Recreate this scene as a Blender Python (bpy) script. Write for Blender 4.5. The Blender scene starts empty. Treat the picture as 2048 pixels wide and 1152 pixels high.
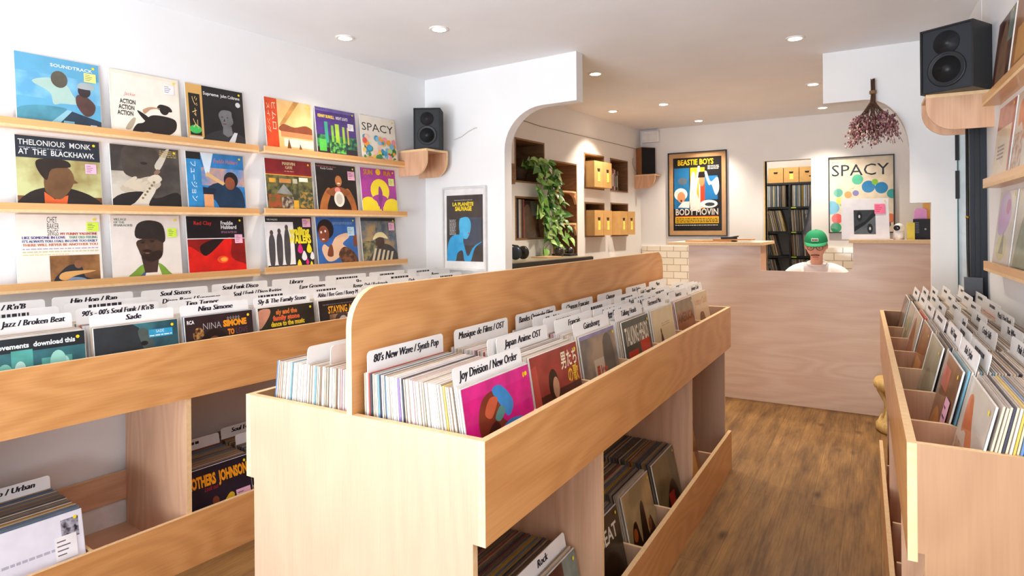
import bpy, math, random
from mathutils import Matrix, Vector
PI = math.pi
R = math.radians
random.seed(7)
SC = bpy.context.scene
COL = SC.collection

# ---------------------------------------------------------------- camera, world, window light, exposure
cd = bpy.data.cameras.new('camera'); cam = bpy.data.objects.new('camera', cd); COL.objects.link(cam)
cd.sensor_width = 36.0; cd.lens = 1240.0 * 36.0 / 2048.0
cd.shift_y = -(576.0 - 457.0) / 2048.0
cd.clip_start = 0.02
CAM_YAW = R(30.6)
cam.matrix_world = Matrix.Translation((0, 0, 1.39)) @ Matrix.Rotation(CAM_YAW, 4, 'Z') @ Matrix.Rotation(PI / 2, 4, 'X') @ Matrix.Rotation(-0.008, 4, 'Z')
SC.camera = cam
w = bpy.data.worlds.new('sky'); SC.world = w; w.use_nodes = True
w.node_tree.nodes['Background'].inputs[0].default_value = (0.80, 0.88, 1.0, 1)
w.node_tree.nodes['Background'].inputs[1].default_value = 1.35
SC.view_settings.view_transform = 'Standard'
try: SC.view_settings.look = 'None'
except Exception: pass
SC.view_settings.gamma = 1.0
SC.view_settings.use_curve_mapping = False
SC.view_settings.exposure = 0.33

def area(name, loc, rot, sx, sy, power, col):
    l = bpy.data.lights.new(name, 'AREA'); l.shape = 'RECTANGLE'; l.size = sx; l.size_y = sy; l.energy = power; l.color = col
    o = bpy.data.objects.new(name, l); COL.objects.link(o); o.location = loc; o.rotation_euler = rot
    return o
# street daylight through the window behind the camera, plus an added ceiling fill
area('ceiling_fill_area', (-1.5, -1.9, .55), (R(146), 0, 0), 3.0, 1.4, 215, (0.86, 0.92, 1.0))  # low area light added and aimed upward to brighten the ceiling
area('street_daylight', (-2.6, -6.2, 1.75), (R(90), 0, R(-12)), 3.2, 2.4, 120, (0.90, 0.95, 1.0))
SPOT_W = 55.0
SPOT_COL = (1.0, 0.87, 0.70)
SC.cycles.max_bounces = 8; SC.cycles.diffuse_bounces = 5; SC.cycles.glossy_bounces = 3; SC.cycles.transmission_bounces = 4
SC.cycles.sample_clamp_indirect = 6.0; SC.cycles.caustics_reflective = False; SC.cycles.caustics_refractive = False
SC.cycles.use_denoising = True

# ---------------------------------------------------------------- materials
def lin(h):
    h = h.lstrip('#'); out = []
    for i in (0, 2, 4):
        v = int(h[i:i + 2], 16) / 255.0
        out.append(v / 12.92 if v <= 0.04045 else ((v + 0.055) / 1.055) ** 2.4)
    return tuple(out) + (1.0,)
_m = {}
def base(name, rough=0.5, spec=0.4, coat=0.0, metal=0.0):
    m = bpy.data.materials.new(name); m.use_nodes = True
    b = m.node_tree.nodes['Principled BSDF']
    b.inputs['Roughness'].default_value = rough; b.inputs['Specular IOR Level'].default_value = spec
    b.inputs['Coat Weight'].default_value = coat; b.inputs['Coat Roughness'].default_value = 0.12; b.inputs['Metallic'].default_value = metal
    return m, b, m.node_tree.nodes, m.node_tree.links
def mix_noise(N, L, sock, ca, cb, scale, detail=3, coord='Object', stretch=(1, 1, 1), lo=0.35, hi=0.65):
    tc = N.new('ShaderNodeTexCoord'); mp = N.new('ShaderNodeMapping'); mp.inputs['Scale'].default_value = stretch
    L.new(tc.outputs[coord], mp.inputs['Vector'])
    n = N.new('ShaderNodeTexNoise'); n.inputs['Scale'].default_value = scale; n.inputs['Detail'].default_value = detail
    L.new(mp.outputs[0], n.inputs['Vector'])
    r = N.new('ShaderNodeValToRGB'); r.color_ramp.elements[0].position = lo; r.color_ramp.elements[1].position = hi
    r.color_ramp.elements[0].color = ca; r.color_ramp.elements[1].color = cb
    L.new(n.outputs['Fac'], r.inputs[0]); L.new(r.outputs[0], sock)
    return n, r
def shade(c, f): return tuple(min(1, v * f) for v in c[:3]) + (1.0,)
def flat(hexc, rough=0.5, coat=0.0, spec=0.4, metal=0.0, var=0.08):
    k = ('f', hexc, rough, coat, spec, metal)
    if k not in _m:
        m, b, N, L = base('paint_' + hexc.strip('#'), rough, spec, coat, metal)
        c = lin(hexc)
        mix_noise(N, L, b.inputs['Base Color'], shade(c, 1 - var), shade(c, 1 + var * .5), 14)
        _m[k] = m
    return _m[k]
GLOSSY = [True]
def ink(hexc): return flat(hexc, 0.32, 0.35, 0.4, 0, 0.24 if sum(lin(hexc)[:3]) < 1.1 else 0.05) if GLOSSY[0] else flat(hexc, 0.6, 0.0, 0.15, 0, 0.12)
def blotch(a, b_, scale=22):
    k = ('n', a, b_, scale)
    if k not in _m:
        m, b, N, L = base('print_blotch', 0.32, 0.4, 0.35)
        mix_noise(N, L, b.inputs['Base Color'], lin(a), lin(b_), scale, 6, lo=.42, hi=.58)
        _m[k] = m
    return _m[k]
def glow(name, col, s):
    m = bpy.data.materials.new(name); m.use_nodes = True; b = m.node_tree.nodes['Principled BSDF']
    b.inputs['Base Color'].default_value = (0.9, 0.9, 0.9, 1)
    b.inputs['Emission Color'].default_value = col; b.inputs['Emission Strength'].default_value = s
    return m
def wood(name, ca, cb, axis='Y', rough=0.35, coat=0.25, scale=1.0, contrast=1.0):
    m, b, N, L = base(name, rough, 0.4, coat)
    tc = N.new('ShaderNodeTexCoord'); mp = N.new('ShaderNodeMapping'); L.new(tc.outputs['Object'], mp.inputs[0])
    s = [2.6, 2.6, 2.6]; s['XYZ'.index(axis)] = 0.55
    mp.inputs['Scale'].default_value = [v * scale for v in s]
    oi = N.new('ShaderNodeObjectInfo'); mul = N.new('ShaderNodeVectorMath'); mul.operation = 'SCALE'; mul.inputs[0].default_value = (3.1, 7.7, 5.3)
    L.new(oi.outputs['Random'], mul.inputs['Scale']); L.new(mul.outputs[0], mp.inputs['Location'])
    n = N.new('ShaderNodeTexNoise'); n.inputs['Scale'].default_value = 1.5; n.inputs['Detail'].default_value = 1.5; L.new(mp.outputs[0], n.inputs['Vector'])
    k = N.new('ShaderNodeMath'); k.operation = 'MULTIPLY'; k.inputs[1].default_value = 74; L.new(n.outputs['Fac'], k.inputs[0])
    si = N.new('ShaderNodeMath'); si.operation = 'SINE'; L.new(k.outputs[0], si.inputs[0])
    si2 = N.new('ShaderNodeMath'); si2.operation = 'MULTIPLY_ADD'; si2.inputs[1].default_value = 0.10 * contrast; si2.inputs[2].default_value = 0.40; L.new(si.outputs[0], si2.inputs[0])
    mp2 = N.new('ShaderNodeMapping'); s2 = [150, 150, 150]; s2['XYZ'.index(axis)] = 6; mp2.inputs['Scale'].default_value = s2; L.new(tc.outputs['Object'], mp2.inputs[0])
    f = N.new('ShaderNodeTexNoise'); f.inputs['Scale'].default_value = 1.0; f.inputs['Detail'].default_value = 2; L.new(mp2.outputs[0], f.inputs['Vector'])
    ad = N.new('ShaderNodeMath'); ad.operation = 'MULTIPLY_ADD'; ad.inputs[1].default_value = 0.35; L.new(f.outputs['Fac'], ad.inputs[0]); L.new(si2.outputs[0], ad.inputs[2])
    n3 = N.new('ShaderNodeTexNoise'); n3.inputs['Scale'].default_value = 1.1; L.new(tc.outputs['Object'], n3.inputs['Vector'])
    ad2 = N.new('ShaderNodeMath'); ad2.operation = 'MULTIPLY_ADD'; ad2.inputs[1].default_value = 0.5; L.new(n3.outputs['Fac'], ad2.inputs[0]); L.new(ad.outputs[0], ad2.inputs[2])
    r = N.new('ShaderNodeValToRGB'); r.color_ramp.elements[0].position = 0.45; r.color_ramp.elements[1].position = 1.15 if False else 1.0
    r.color_ramp.elements[0].color = lin(cb); r.color_ramp.elements[1].color = lin(ca)
    L.new(ad2.outputs[0], r.inputs[0]); L.new(r.outputs[0], b.inputs['Base Color'])
    return m
BIRCH_Y = wood('varnished_birch_plywood', '#DFA367', '#BC7D42', 'Y')
BIRCH_X = wood('birch_plywood_daylit_end', '#CDAC8F', '#B7937A', 'Z', contrast=.5)  # same birch as the fronts, daylight on the ends put into a paler colour
RIGHT_END = wood('okoume_plywood_end', '#B48A66', '#9C7250', 'Z', .45, .1, contrast=.6)
OKOU_Z = wood('okoume_plywood_upright', '#DDB18F', '#BE8D6B', 'Z', 0.42, 0.12)
OKOU_X = wood('okoume_plywood_counter', '#E6CBB8', '#D2AE98', 'X', 0.45, 0.1)
OKOU_Y = wood('okoume_plywood_long', '#DDB18F', '#BE8D6B', 'Y', 0.42, 0.12)
LEDGE = wood('birch_ledge', '#E4B075', '#CC9050', 'Y', contrast=.4)
WALNUT = wood('dark_veneer', '#94714E', '#6A4B36', 'X', .5, 0, 2.0)
PLYEDGE, b, N, L = base('plywood_edge', 0.55)
tc = N.new('ShaderNodeTexCoord'); nz = N.new('ShaderNodeTexNoise'); nz.inputs['Scale'].default_value = 60; L.new(tc.outputs['Object'], nz.inputs[0])
rr = N.new('ShaderNodeValToRGB'); rr.color_ramp.elements[0].color = lin('#E0B27C'); rr.color_ramp.elements[1].color = lin('#F2D4A6'); L.new(nz.outputs['Fac'], rr.inputs[0]); L.new(rr.outputs[0], b.inputs['Base Color'])
def plaster(name, h, bump=0.02):
    m, b, N, L = base(name, 0.75, 0.25)
    c = lin(h); n, r = mix_noise(N, L, b.inputs['Base Color'], shade(c, .97), shade(c, 1.01), 2.5, 4)
    n2 = N.new('ShaderNodeTexNoise'); n2.inputs['Scale'].default_value = 60
    bp = N.new('ShaderNodeBump'); bp.inputs['Strength'].default_value = bump; L.new(n2.outputs['Fac'], bp.inputs['Height']); L.new(bp.outputs[0], b.inputs['Normal'])
    return m
WALL = plaster('white_wall_paint', '#ECEBEA'); CEIL = plaster('ceiling_paint', '#EBEBEC')
TRIMW = flat('#EDEBE8', .4)
# tiles
TILE, b, N, L = base('cream_bevelled_tile', 0.15, 0.5, 0.3)
tc = N.new('ShaderNodeTexCoord'); sx = N.new('ShaderNodeSeparateXYZ'); cx = N.new('ShaderNodeCombineXYZ'); L.new(tc.outputs['Object'], sx.inputs[0]); L.new(sx.outputs[0], cx.inputs[0]); L.new(sx.outputs[2], cx.inputs[1])
bk = N.new('ShaderNodeTexBrick'); bk.inputs['Scale'].default_value = 1.0; bk.inputs['Brick Width'].default_value = 0.15; bk.inputs['Row Height'].default_value = 0.075; bk.inputs['Mortar Size'].default_value = 0.004; bk.inputs['Mortar Smooth'].default_value = 0.6
bk.inputs['Color1'].default_value = lin('#F2E8D6'); bk.inputs['Color2'].default_value = lin('#EADFC9'); bk.inputs['Mortar'].default_value = lin('#CBBB9F'); L.new(cx.outputs[0], bk.inputs['Vector']); L.new(bk.outputs['Color'], b.inputs['Base Color'])
bp = N.new('ShaderNodeBump'); bp.invert = True; bp.inputs['Distance'].default_value = 0.006; L.new(bk.outputs['Fac'], bp.inputs['Height']); L.new(bp.outputs[0], b.inputs['Normal'])
# floor
FLOOR, b, N, L = base('worn_oak_plank', 0.5, 0.35)
tc = N.new('ShaderNodeTexCoord'); sx = N.new('ShaderNodeSeparateXYZ'); cx = N.new('ShaderNodeCombineXYZ'); L.new(tc.outputs['Object'], sx.inputs[0]); L.new(sx.outputs[1], cx.inputs[0]); L.new(sx.outputs[0], cx.inputs[1])
bk = N.new('ShaderNodeTexBrick'); bk.offset = .37; bk.inputs['Scale'].default_value = 1.0; bk.inputs['Brick Width'].default_value = 1.3; bk.inputs['Row Height'].default_value = 0.15; bk.inputs['Mortar Size'].default_value = 0.0012; bk.inputs['Mortar Smooth'].default_value = 0.5
bk.inputs['Color1'].default_value = (1, 1, 1, 1); bk.inputs['Color2'].default_value = (.82, .80, .78, 1); bk.inputs['Mortar'].default_value = (.45, .42, .4, 1); L.new(cx.outputs[0], bk.inputs['Vector'])
mp = N.new('ShaderNodeMapping'); mp.inputs['Scale'].default_value = (9, 1.3, 1); L.new(tc.outputs['Object'], mp.inputs[0])
n1 = N.new('ShaderNodeTexNoise'); n1.inputs['Scale'].default_value = 1.6; n1.inputs['Detail'].default_value = 8; n1.inputs['Roughness'].default_value = .65; L.new(mp.outputs[0], n1.inputs[0])
r1 = N.new('ShaderNodeValToRGB'); r1.color_ramp.elements[0].position = .34; r1.color_ramp.elements[1].position = .68; r1.color_ramp.elements[0].color = lin('#6E5031'); r1.color_ramp.elements[1].color = lin('#A87F4C'); L.new(n1.outputs['Fac'], r1.inputs[0])
mp2 = N.new('ShaderNodeMapping'); mp2.inputs['Scale'].default_value = (5.5, 2.6, 1); L.new(tc.outputs['Object'], mp2.inputs[0])
v = N.new('ShaderNodeTexVoronoi'); v.inputs['Scale'].default_value = 1.0; L.new(mp2.outputs[0], v.inputs[0])
r2 = N.new('ShaderNodeValToRGB'); r2.color_ramp.elements[0].position = .02; r2.color_ramp.elements[1].position = .16; r2.color_ramp.elements[0].color = (.35, .3, .27, 1); r2.color_ramp.elements[1].color = (1, 1, 1, 1); L.new(v.outputs['Distance'], r2.inputs[0])
mp3 = N.new('ShaderNodeMapping'); mp3.inputs['Scale'].default_value = (140, 5, 1); L.new(tc.outputs['Object'], mp3.inputs[0])
n3 = N.new('ShaderNodeTexNoise'); n3.inputs['Scale'].default_value = 1; L.new(mp3.outputs[0], n3.inputs[0])
r3 = N.new('ShaderNodeValToRGB'); r3.color_ramp.elements[0].color = (.72, .7, .68, 1); r3.color_ramp.elements[1].color = (1.0, 1.0, 1.0, 1); r3.color_ramp.elements[0].position = .3; r3.color_ramp.elements[1].position = .6; L.new(n3.outputs['Fac'], r3.inputs[0])
def mulc(a, c):
    x = N.new('ShaderNodeMix'); x.data_type = 'RGBA'; x.blend_type = 'MULTIPLY'; x.inputs[0].default_value = 1; L.new(a, x.inputs[6]); L.new(c, x.inputs[7]); return x.outputs[2]
L.new(mulc(mulc(mulc(r1.outputs[0], bk.outputs['Color']), r2.outputs[0]), r3.outputs[0]), b.inputs['Base Color'])
bp = N.new('ShaderNodeBump'); bp.inputs['Strength'].default_value = .15; bp.inputs['Distance'].default_value = .002; L.new(n1.outputs['Fac'], bp.inputs['Height']); L.new(bp.outputs[0], b.inputs['Normal'])
BLACK = flat('#1B1B1E', .45); BLACKG = flat('#101014', .2, .3); GREY = flat('#55565A', .5); CARD = flat('#F4F2F0', .35, .15, var=.02); INK = flat('#2A2833', .6, var=.02)
GLASS = bpy.data.materials.new('clear_glass'); GLASS.use_nodes = True
N = GLASS.node_tree.nodes; L = GLASS.node_tree.links; N.remove(N['Principled BSDF'])
g1 = N.new('ShaderNodeBsdfTransparent'); g2 = N.new('ShaderNodeBsdfGlossy'); g2.inputs['Roughness'].default_value = .02; g3 = N.new('ShaderNodeMixShader'); g3.inputs[0].default_value = .012
L.new(g1.outputs[0], g3.inputs[1]); L.new(g2.outputs[0], g3.inputs[2]); L.new(g3.outputs[0], N['Material Output'].inputs[0])

# ---------------------------------------------------------------- mesh helpers
class MB:
    def __init__(s): s.v = []; s.f = []; s.mi = []; s.mats = []; s.sm = []
    def m(s, mat):
        if mat not in s.mats: s.mats.append(mat)
        return s.mats.index(mat)
    def add(s, vs, fs, mat, M=None, smooth=False):
        k = len(s.v)
        if M is not None: vs = [tuple(M @ Vector(p)) for p in vs]
        s.v += [tuple(p) for p in vs]; i = s.m(mat)
        for f in fs: s.f.append(tuple(k + a for a in f)); s.mi.append(i); s.sm.append(smooth)
        return s
    def box(s, x0, x1, y0, y1, z0, z1, mat, edge=None, M=None):
        vs = [(x0, y0, z0), (x1, y0, z0), (x1, y1, z0), (x0, y1, z0), (x0, y0, z1), (x1, y0, z1), (x1, y1, z1), (x0, y1, z1)]
        fs = [((0, 4, 7, 3), 0), ((1, 2, 6, 5), 0), ((0, 1, 5, 4), 1), ((3, 7, 6, 2), 1), ((0, 3, 2, 1), 2), ((4, 5, 6, 7), 2)]
        d = [abs(x1 - x0), abs(y1 - y0), abs(z1 - z0)]; t = d.index(min(d))
        for f, a in fs: s.add([vs[i] for i in f], [(0, 1, 2, 3)], mat if (edge is None or a == t) else edge, M)
        return s
    def prism(s, pts, ax, a0, a1, mat, edge=None, M=None):
        # pts in the two other axes (in xyz order), extruded along ax
        def P(p, a):
            q = [p[0], p[1]]; q.insert('XYZ'.index(ax), a); return tuple(q)
        n = len(pts)
        ar = sum(pts[i][0] * pts[(i + 1) % n][1] - pts[(i + 1) % n][0] * pts[i][1] for i in range(n))
        if (ar < 0) != (ax == 'Y'): pts = pts[::-1]
        A = [P(p, a0) for p in pts]; B = [P(p, a1) for p in pts]
        if a0 > a1: A, B = B, A
        s.add(A, [tuple(range(n))[::-1]], mat, M); s.add(B, [tuple(range(n))], mat, M)
        for i in range(n):
            j = (i + 1) % n; s.add([A[i], A[j], B[j], B[i]], [(0, 1, 2, 3)], edge or mat, M)
        return s
    def lathe(s, prof, mat, seg=24, M=None, smooth=True):
        vs = []; fs = []
        for r, z in prof:
            for k in range(seg): a = 2 * PI * k / seg; vs.append((r * math.cos(a), r * math.sin(a), z))
        for i in range(len(prof) - 1):
            for k in range(seg):
                k2 = (k + 1) % seg; fs.append((i * seg + k, i * seg + k2, (i + 1) * seg + k2, (i + 1) * seg + k))
        fs.append(tuple(range(seg))[::-1]); fs.append(tuple((len(prof) - 1) * seg + k for k in range(seg)))
        return s.add(vs, fs, mat, M, smooth)
    def tube(s, pts, r, mat, seg=6, M=None, taper=None):
        pts = [Vector(p) for p in pts]; vs = []; fs = []
        for i, p in enumerate(pts):
            t = (pts[min(i + 1, len(pts) - 1)] - pts[max(i - 1, 0)]).normalized()
            u = t.cross(Vector((0, 0, 1)));
            if u.length < .05: u = t.cross(Vector((1, 0, 0)))
            u.normalize(); v = t.cross(u); rr_ = r if taper is None else r + (taper - r) * i / (len(pts) - 1)
            for k in range(seg): a = 2 * PI * k / seg; vs.append(tuple(p + u * math.cos(a) * rr_ + v * math.sin(a) * rr_))
        for i in range(len(pts) - 1):
            for k in range(seg): k2 = (k + 1) % seg; fs.append((i * seg + k, i * seg + k2, (i + 1) * seg + k2, (i + 1) * seg + k))
        fs.append(tuple(range(seg))); fs.append(tuple((len(pts) - 1) * seg + k for k in range(seg))[::-1])
        return s.add(vs, fs, mat, M, True)
    def ball(s, c, r, mat, seg=16, rings=10, M=None):
        if not hasattr(r, '__len__'): r = (r, r, r)
        vs = [(c[0], c[1], c[2] - r[2])]; fs = []
        for i in range(1, rings):
            p = PI * i / rings
            for k in range(seg): a = 2 * PI * k / seg; vs.append((c[0] + r[0] * math.sin(p) * math.cos(a), c[1] + r[1] * math.sin(p) * math.sin(a), c[2] - r[2] * math.cos(p)))
        vs.append((c[0], c[1], c[2] + r[2])); T = len(vs) - 1
        for k in range(seg):
            k2 = (k + 1) % seg; fs.append((0, 1 + k2, 1 + k)); fs.append((T, T - seg + k, T - seg + k2))
            for i in range(rings - 2): a = 1 + i * seg; fs.append((a + k, a + k2, a + seg + k2, a + seg + k))
        return s.add(vs, fs, mat, M, True)
    def mesh(s, name):
        me = bpy.data.meshes.new(name); me.from_pydata(s.v, [], s.f)
        for m_ in s.mats: me.materials.append(m_)
        me.polygons.foreach_set('material_index', s.mi); me.polygons.foreach_set('use_smooth', s.sm); me.update()
        return me
    def build(s, name, parent=None, loc=(0, 0, 0), rot=(0, 0, 0)):
        o = bpy.data.objects.new(name, s.mesh(name)); COL.objects.link(o); o.location = loc; o.rotation_euler = rot
        if parent: o.parent = parent
        return o
def tag(o, label=None, cat=None, group=None, kind=None):
    if label: o['label'] = label
    if cat: o['category'] = cat
    if group: o['group'] = group
    if kind: o['kind'] = kind
    return o
def thing(name, label, cat, loc=(0, 0, 0), rz=0, group=None):
    o = bpy.data.objects.new(name, None); COL.objects.link(o); o.location = loc; o.rotation_euler = (0, 0, rz); o.empty_display_size = .05
    return tag(o, label, cat, group)
def struct(name, mb, parent=None, loc=(0, 0, 0), rz=0):
    o = mb.build(name, parent, loc, (0, 0, rz))
    if parent is None: o['kind'] = 'structure'
    return o
class Frame:
    def __init__(s, deg): s.a = R(deg); s.M = Matrix.Rotation(s.a, 4, 'Z')
    def __call__(s, x, y, z=0): return tuple(s.M @ Vector((x, y, z)))
LW = Frame(-4.4)      # left wall and what is built along it
RW = Frame(1.6)       # right wall
RU = Frame(1.1)       # right rack
W0 = Frame(0)
def arc(cx, cy, r, a0, a1, n=8): return [(cx + r * math.cos(R(a0 + (a1 - a0) * i / n)), cy + r * math.sin(R(a0 + (a1 - a0) * i / n))) for i in range(n + 1)]

# text as flat mesh, normalised: width 1, baseline at 0
_t = {}
def text_geo(s, shear=0.0, bold=0.0, didone=False):
    k = (s, shear, bold, didone)
    if k in _t: return _t[k]
    c = bpy.data.curves.new('lettering', 'FONT'); c.body = s; c.shear = shear; c.offset = bold; c.resolution_u = 2
    o = bpy.data.objects.new('lettering', c); COL.objects.link(o); bpy.context.view_layer.update()
    me = bpy.data.meshes.new_from_object(o.evaluated_get(bpy.context.evaluated_depsgraph_get()))
    vs = [(v_.co.x, v_.co.y) for v_ in me.vertices]; fs = [tuple(p.vertices) for p in me.polygons]
    bpy.data.objects.remove(o); bpy.data.curves.remove(c); bpy.data.meshes.remove(me)
    if not vs: vs = [(0, 0), (1, 0), (1, 1)]; fs = [(0, 1, 2)]
    x0 = min(p[0] for p in vs); x1 = max(p[0] for p in vs); y1 = max(p[1] for p in vs)
    if didone:   # heavy verticals, thin horizontals
        n = len(vs); V = []; Fs = []
        for i, dx in enumerate((0, .045, .09, .135)):
            V += [(p[0] + dx, p[1]) for p in vs]; Fs += [tuple(a + i * n for a in f) for f in fs]
        vs, fs = V, Fs; x1 += .135
    _t[k] = ([((p[0] - x0) / (x1 - x0), p[1] / (x1 - x0)) for p in vs], fs, y1 / (x1 - x0))
    return _t[k]
def put_text(mb, s, x, z, wd, mat, y=0.0, h=None, shear=0.0, bold=0.0, didone=False, center=False, vert=False, maxh=None):
    vs, fs, asp = text_geo(s, shear, bold, didone)
    hh = h if h else asp * wd
    sx_ = wd; sz_ = hh / asp if asp else wd
    if maxh and hh > maxh: sz_ = maxh / asp; sx_ = wd * maxh / hh if h is None else wd
    if center: x = x - sx_ / 2
    if vert: P = [(x + p[1] * sz_, y, z - p[0] * sx_) for p in vs]
    else: P = [(x + p[0] * sx_, y, z + p[1] * sz_) for p in vs]
    mb.add(P, fs, mat)

# ---------------------------------------------------------------- printed covers (generic stand-ins, colours and lettering as seen)
def art(parent, spec, W, H, y0=-0.0032, name='cover_print', ox=0.0, oz=0.0):
    mb = MB(); tx = MB(); n = 0
    def X(a): return ox + (a - .5) * W
    def Z(a): return oz + a * H
    for s in spec:
        n += 1; y = y0 - .00008 * n; k = s[0]
        if k == 'R':
            m = s[5] if not isinstance(s[5], str) else ink(s[5])
            mb.add([(X(s[1]), y, Z(s[2])), (X(s[3]), y, Z(s[2])), (X(s[3]), y, Z(s[4])), (X(s[1]), y, Z(s[4]))], [(0, 1, 2, 3)], m)
        elif k == 'E':
            m = s[5] if not isinstance(s[5], str) else ink(s[5]); q = 20
            mb.add([(X(min(1, max(0, s[1] + s[3] * math.cos(2 * PI * i / q)))), y, Z(min(1, max(0, s[2] + s[4] * math.sin(2 * PI * i / q))))) for i in range(q)], [tuple(range(q))], m)
        elif k == 'P':
            m = s[2] if not isinstance(s[2], str) else ink(s[2])
            pts = s[1]
            # smooth closed outline
            if len(s) > 3:
                out = []
                c = len(pts)
                for i in range(c):
                    p0, p1, p2, p3 = pts[i - 1], pts[i], pts[(i + 1) % c], pts[(i + 2) % c]
                    for t in (0, .25, .5, .75):
                        out.append(tuple(.5 * ((2 * p1[d]) + (-p0[d] + p2[d]) * t + (2 * p0[d] - 5 * p1[d] + 4 * p2[d] - p3[d]) * t * t + (-p0[d] + 3 * p1[d] - 3 * p2[d] + p3[d]) * t ** 3) for d in (0, 1)))
                pts = out
            pts = [(min(1, max(0, p[0])), min(1, max(0, p[1]))) for p in pts]
            mb.add([(X(p[0]), y, Z(p[1])) for p in pts], [tuple(range(len(pts)))], m)
        elif k == 'T':
            o = s[7] if len(s) > 7 else {}
            put_text(tx, s[1], X(s[2]), Z(s[3]), s[4] * W, ink(s[6]), y=y - .0002, h=(s[5] * H if s[5] else None), **o)
        elif k == 'L':   # lines of small print too small to read
            x0, z0, x1, z1, rows, c = s[1:7]; rg = random.Random(int(x0 * 1000 + z0 * 77)); hh = (z1 - z0) / rows
            for i in range(rows):
                x = x0
                while x < x1 - .01:
                    ww = min(rg.uniform(.02, .07), x1 - x); zz = z0 + hh * i
                    tx.add([(X(x), y, Z(zz)), (X(x + ww), y, Z(zz)), (X(x + ww), y, Z(zz + hh * .5)), (X(x), y, Z(zz + hh * .5))], [(0, 1, 2, 3)], ink(c)); x += ww + .012
    o = mb.build(name, parent) if mb.v else None
    if tx.v: tx.build('lettering', parent)
    return o
def figure(cx, b, s, skin, hair, cloth, look=0.0, hat=None):
    """plain head and shoulders: base b, scale s"""
    L_ = []
    P = lambda pts: [(cx + p[0] * s, b + p[1] * s) for p in pts]
    L_.append(('P', P([(-.5, 0), (-.47, .18), (-.28, .30), (-.08, .36), (.1, .36), (.3, .28), (.48, .16), (.5, 0)]), cloth, 1))
    L_.append(('P', P([(-.10, .28), (-.09, .45), (.09, .45), (.11, .28), (0, .22)]), skin))
    if hair: L_.append(('E', cx + (-.02 - look * .03) * s, b + .66 * s, .19 * s, .2 * s, hair))
    L_.append(('P', P([(-.14 + look * .03, .66), (-.13, .52), (-.05 + look * .04, .42), (.05 + look * .04, .42), (.13, .52), (.14 + look * .03, .66), (.09, .76), (-.09, .76)]), skin, 1))
    if hat: L_.append(('P', P([(-.19, .72), (-.17, .92), (0, .98), (.17, .92), (.19, .72), (0, .76)]), hat))
    dk = '#2A1E1A'
    for dx in (-.055, .055): L_.append(('E', cx + (dx + look * .04) * s, b + .62 * s, .022 * s, .009 * s, dk))
    L_.append(('P', P([(.0 + look * .05, .6), (-.025 + look * .05, .535), (.03 + look * .07, .535)]), '#00000' + '0' if False else dk))
    L_.append(('E', cx + look * .05 * s, b + .485 * s, .04 * s, .011 * s, '#6A3A34'))
    return L_
B = blotch
DID = dict(didone=True)
NOTE = {'y': '#E8F08A', 'g': '#D6F24A', 'p': '#F2B6CC', 'w': '#F4F0F0', 'b': '#BFE3F2', 'h': '#FF7FA8'}
def sticky(col, x=.78, z=.62, w_=.16, h_=.15):
    return (col, x, z, w_, h_)
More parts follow.
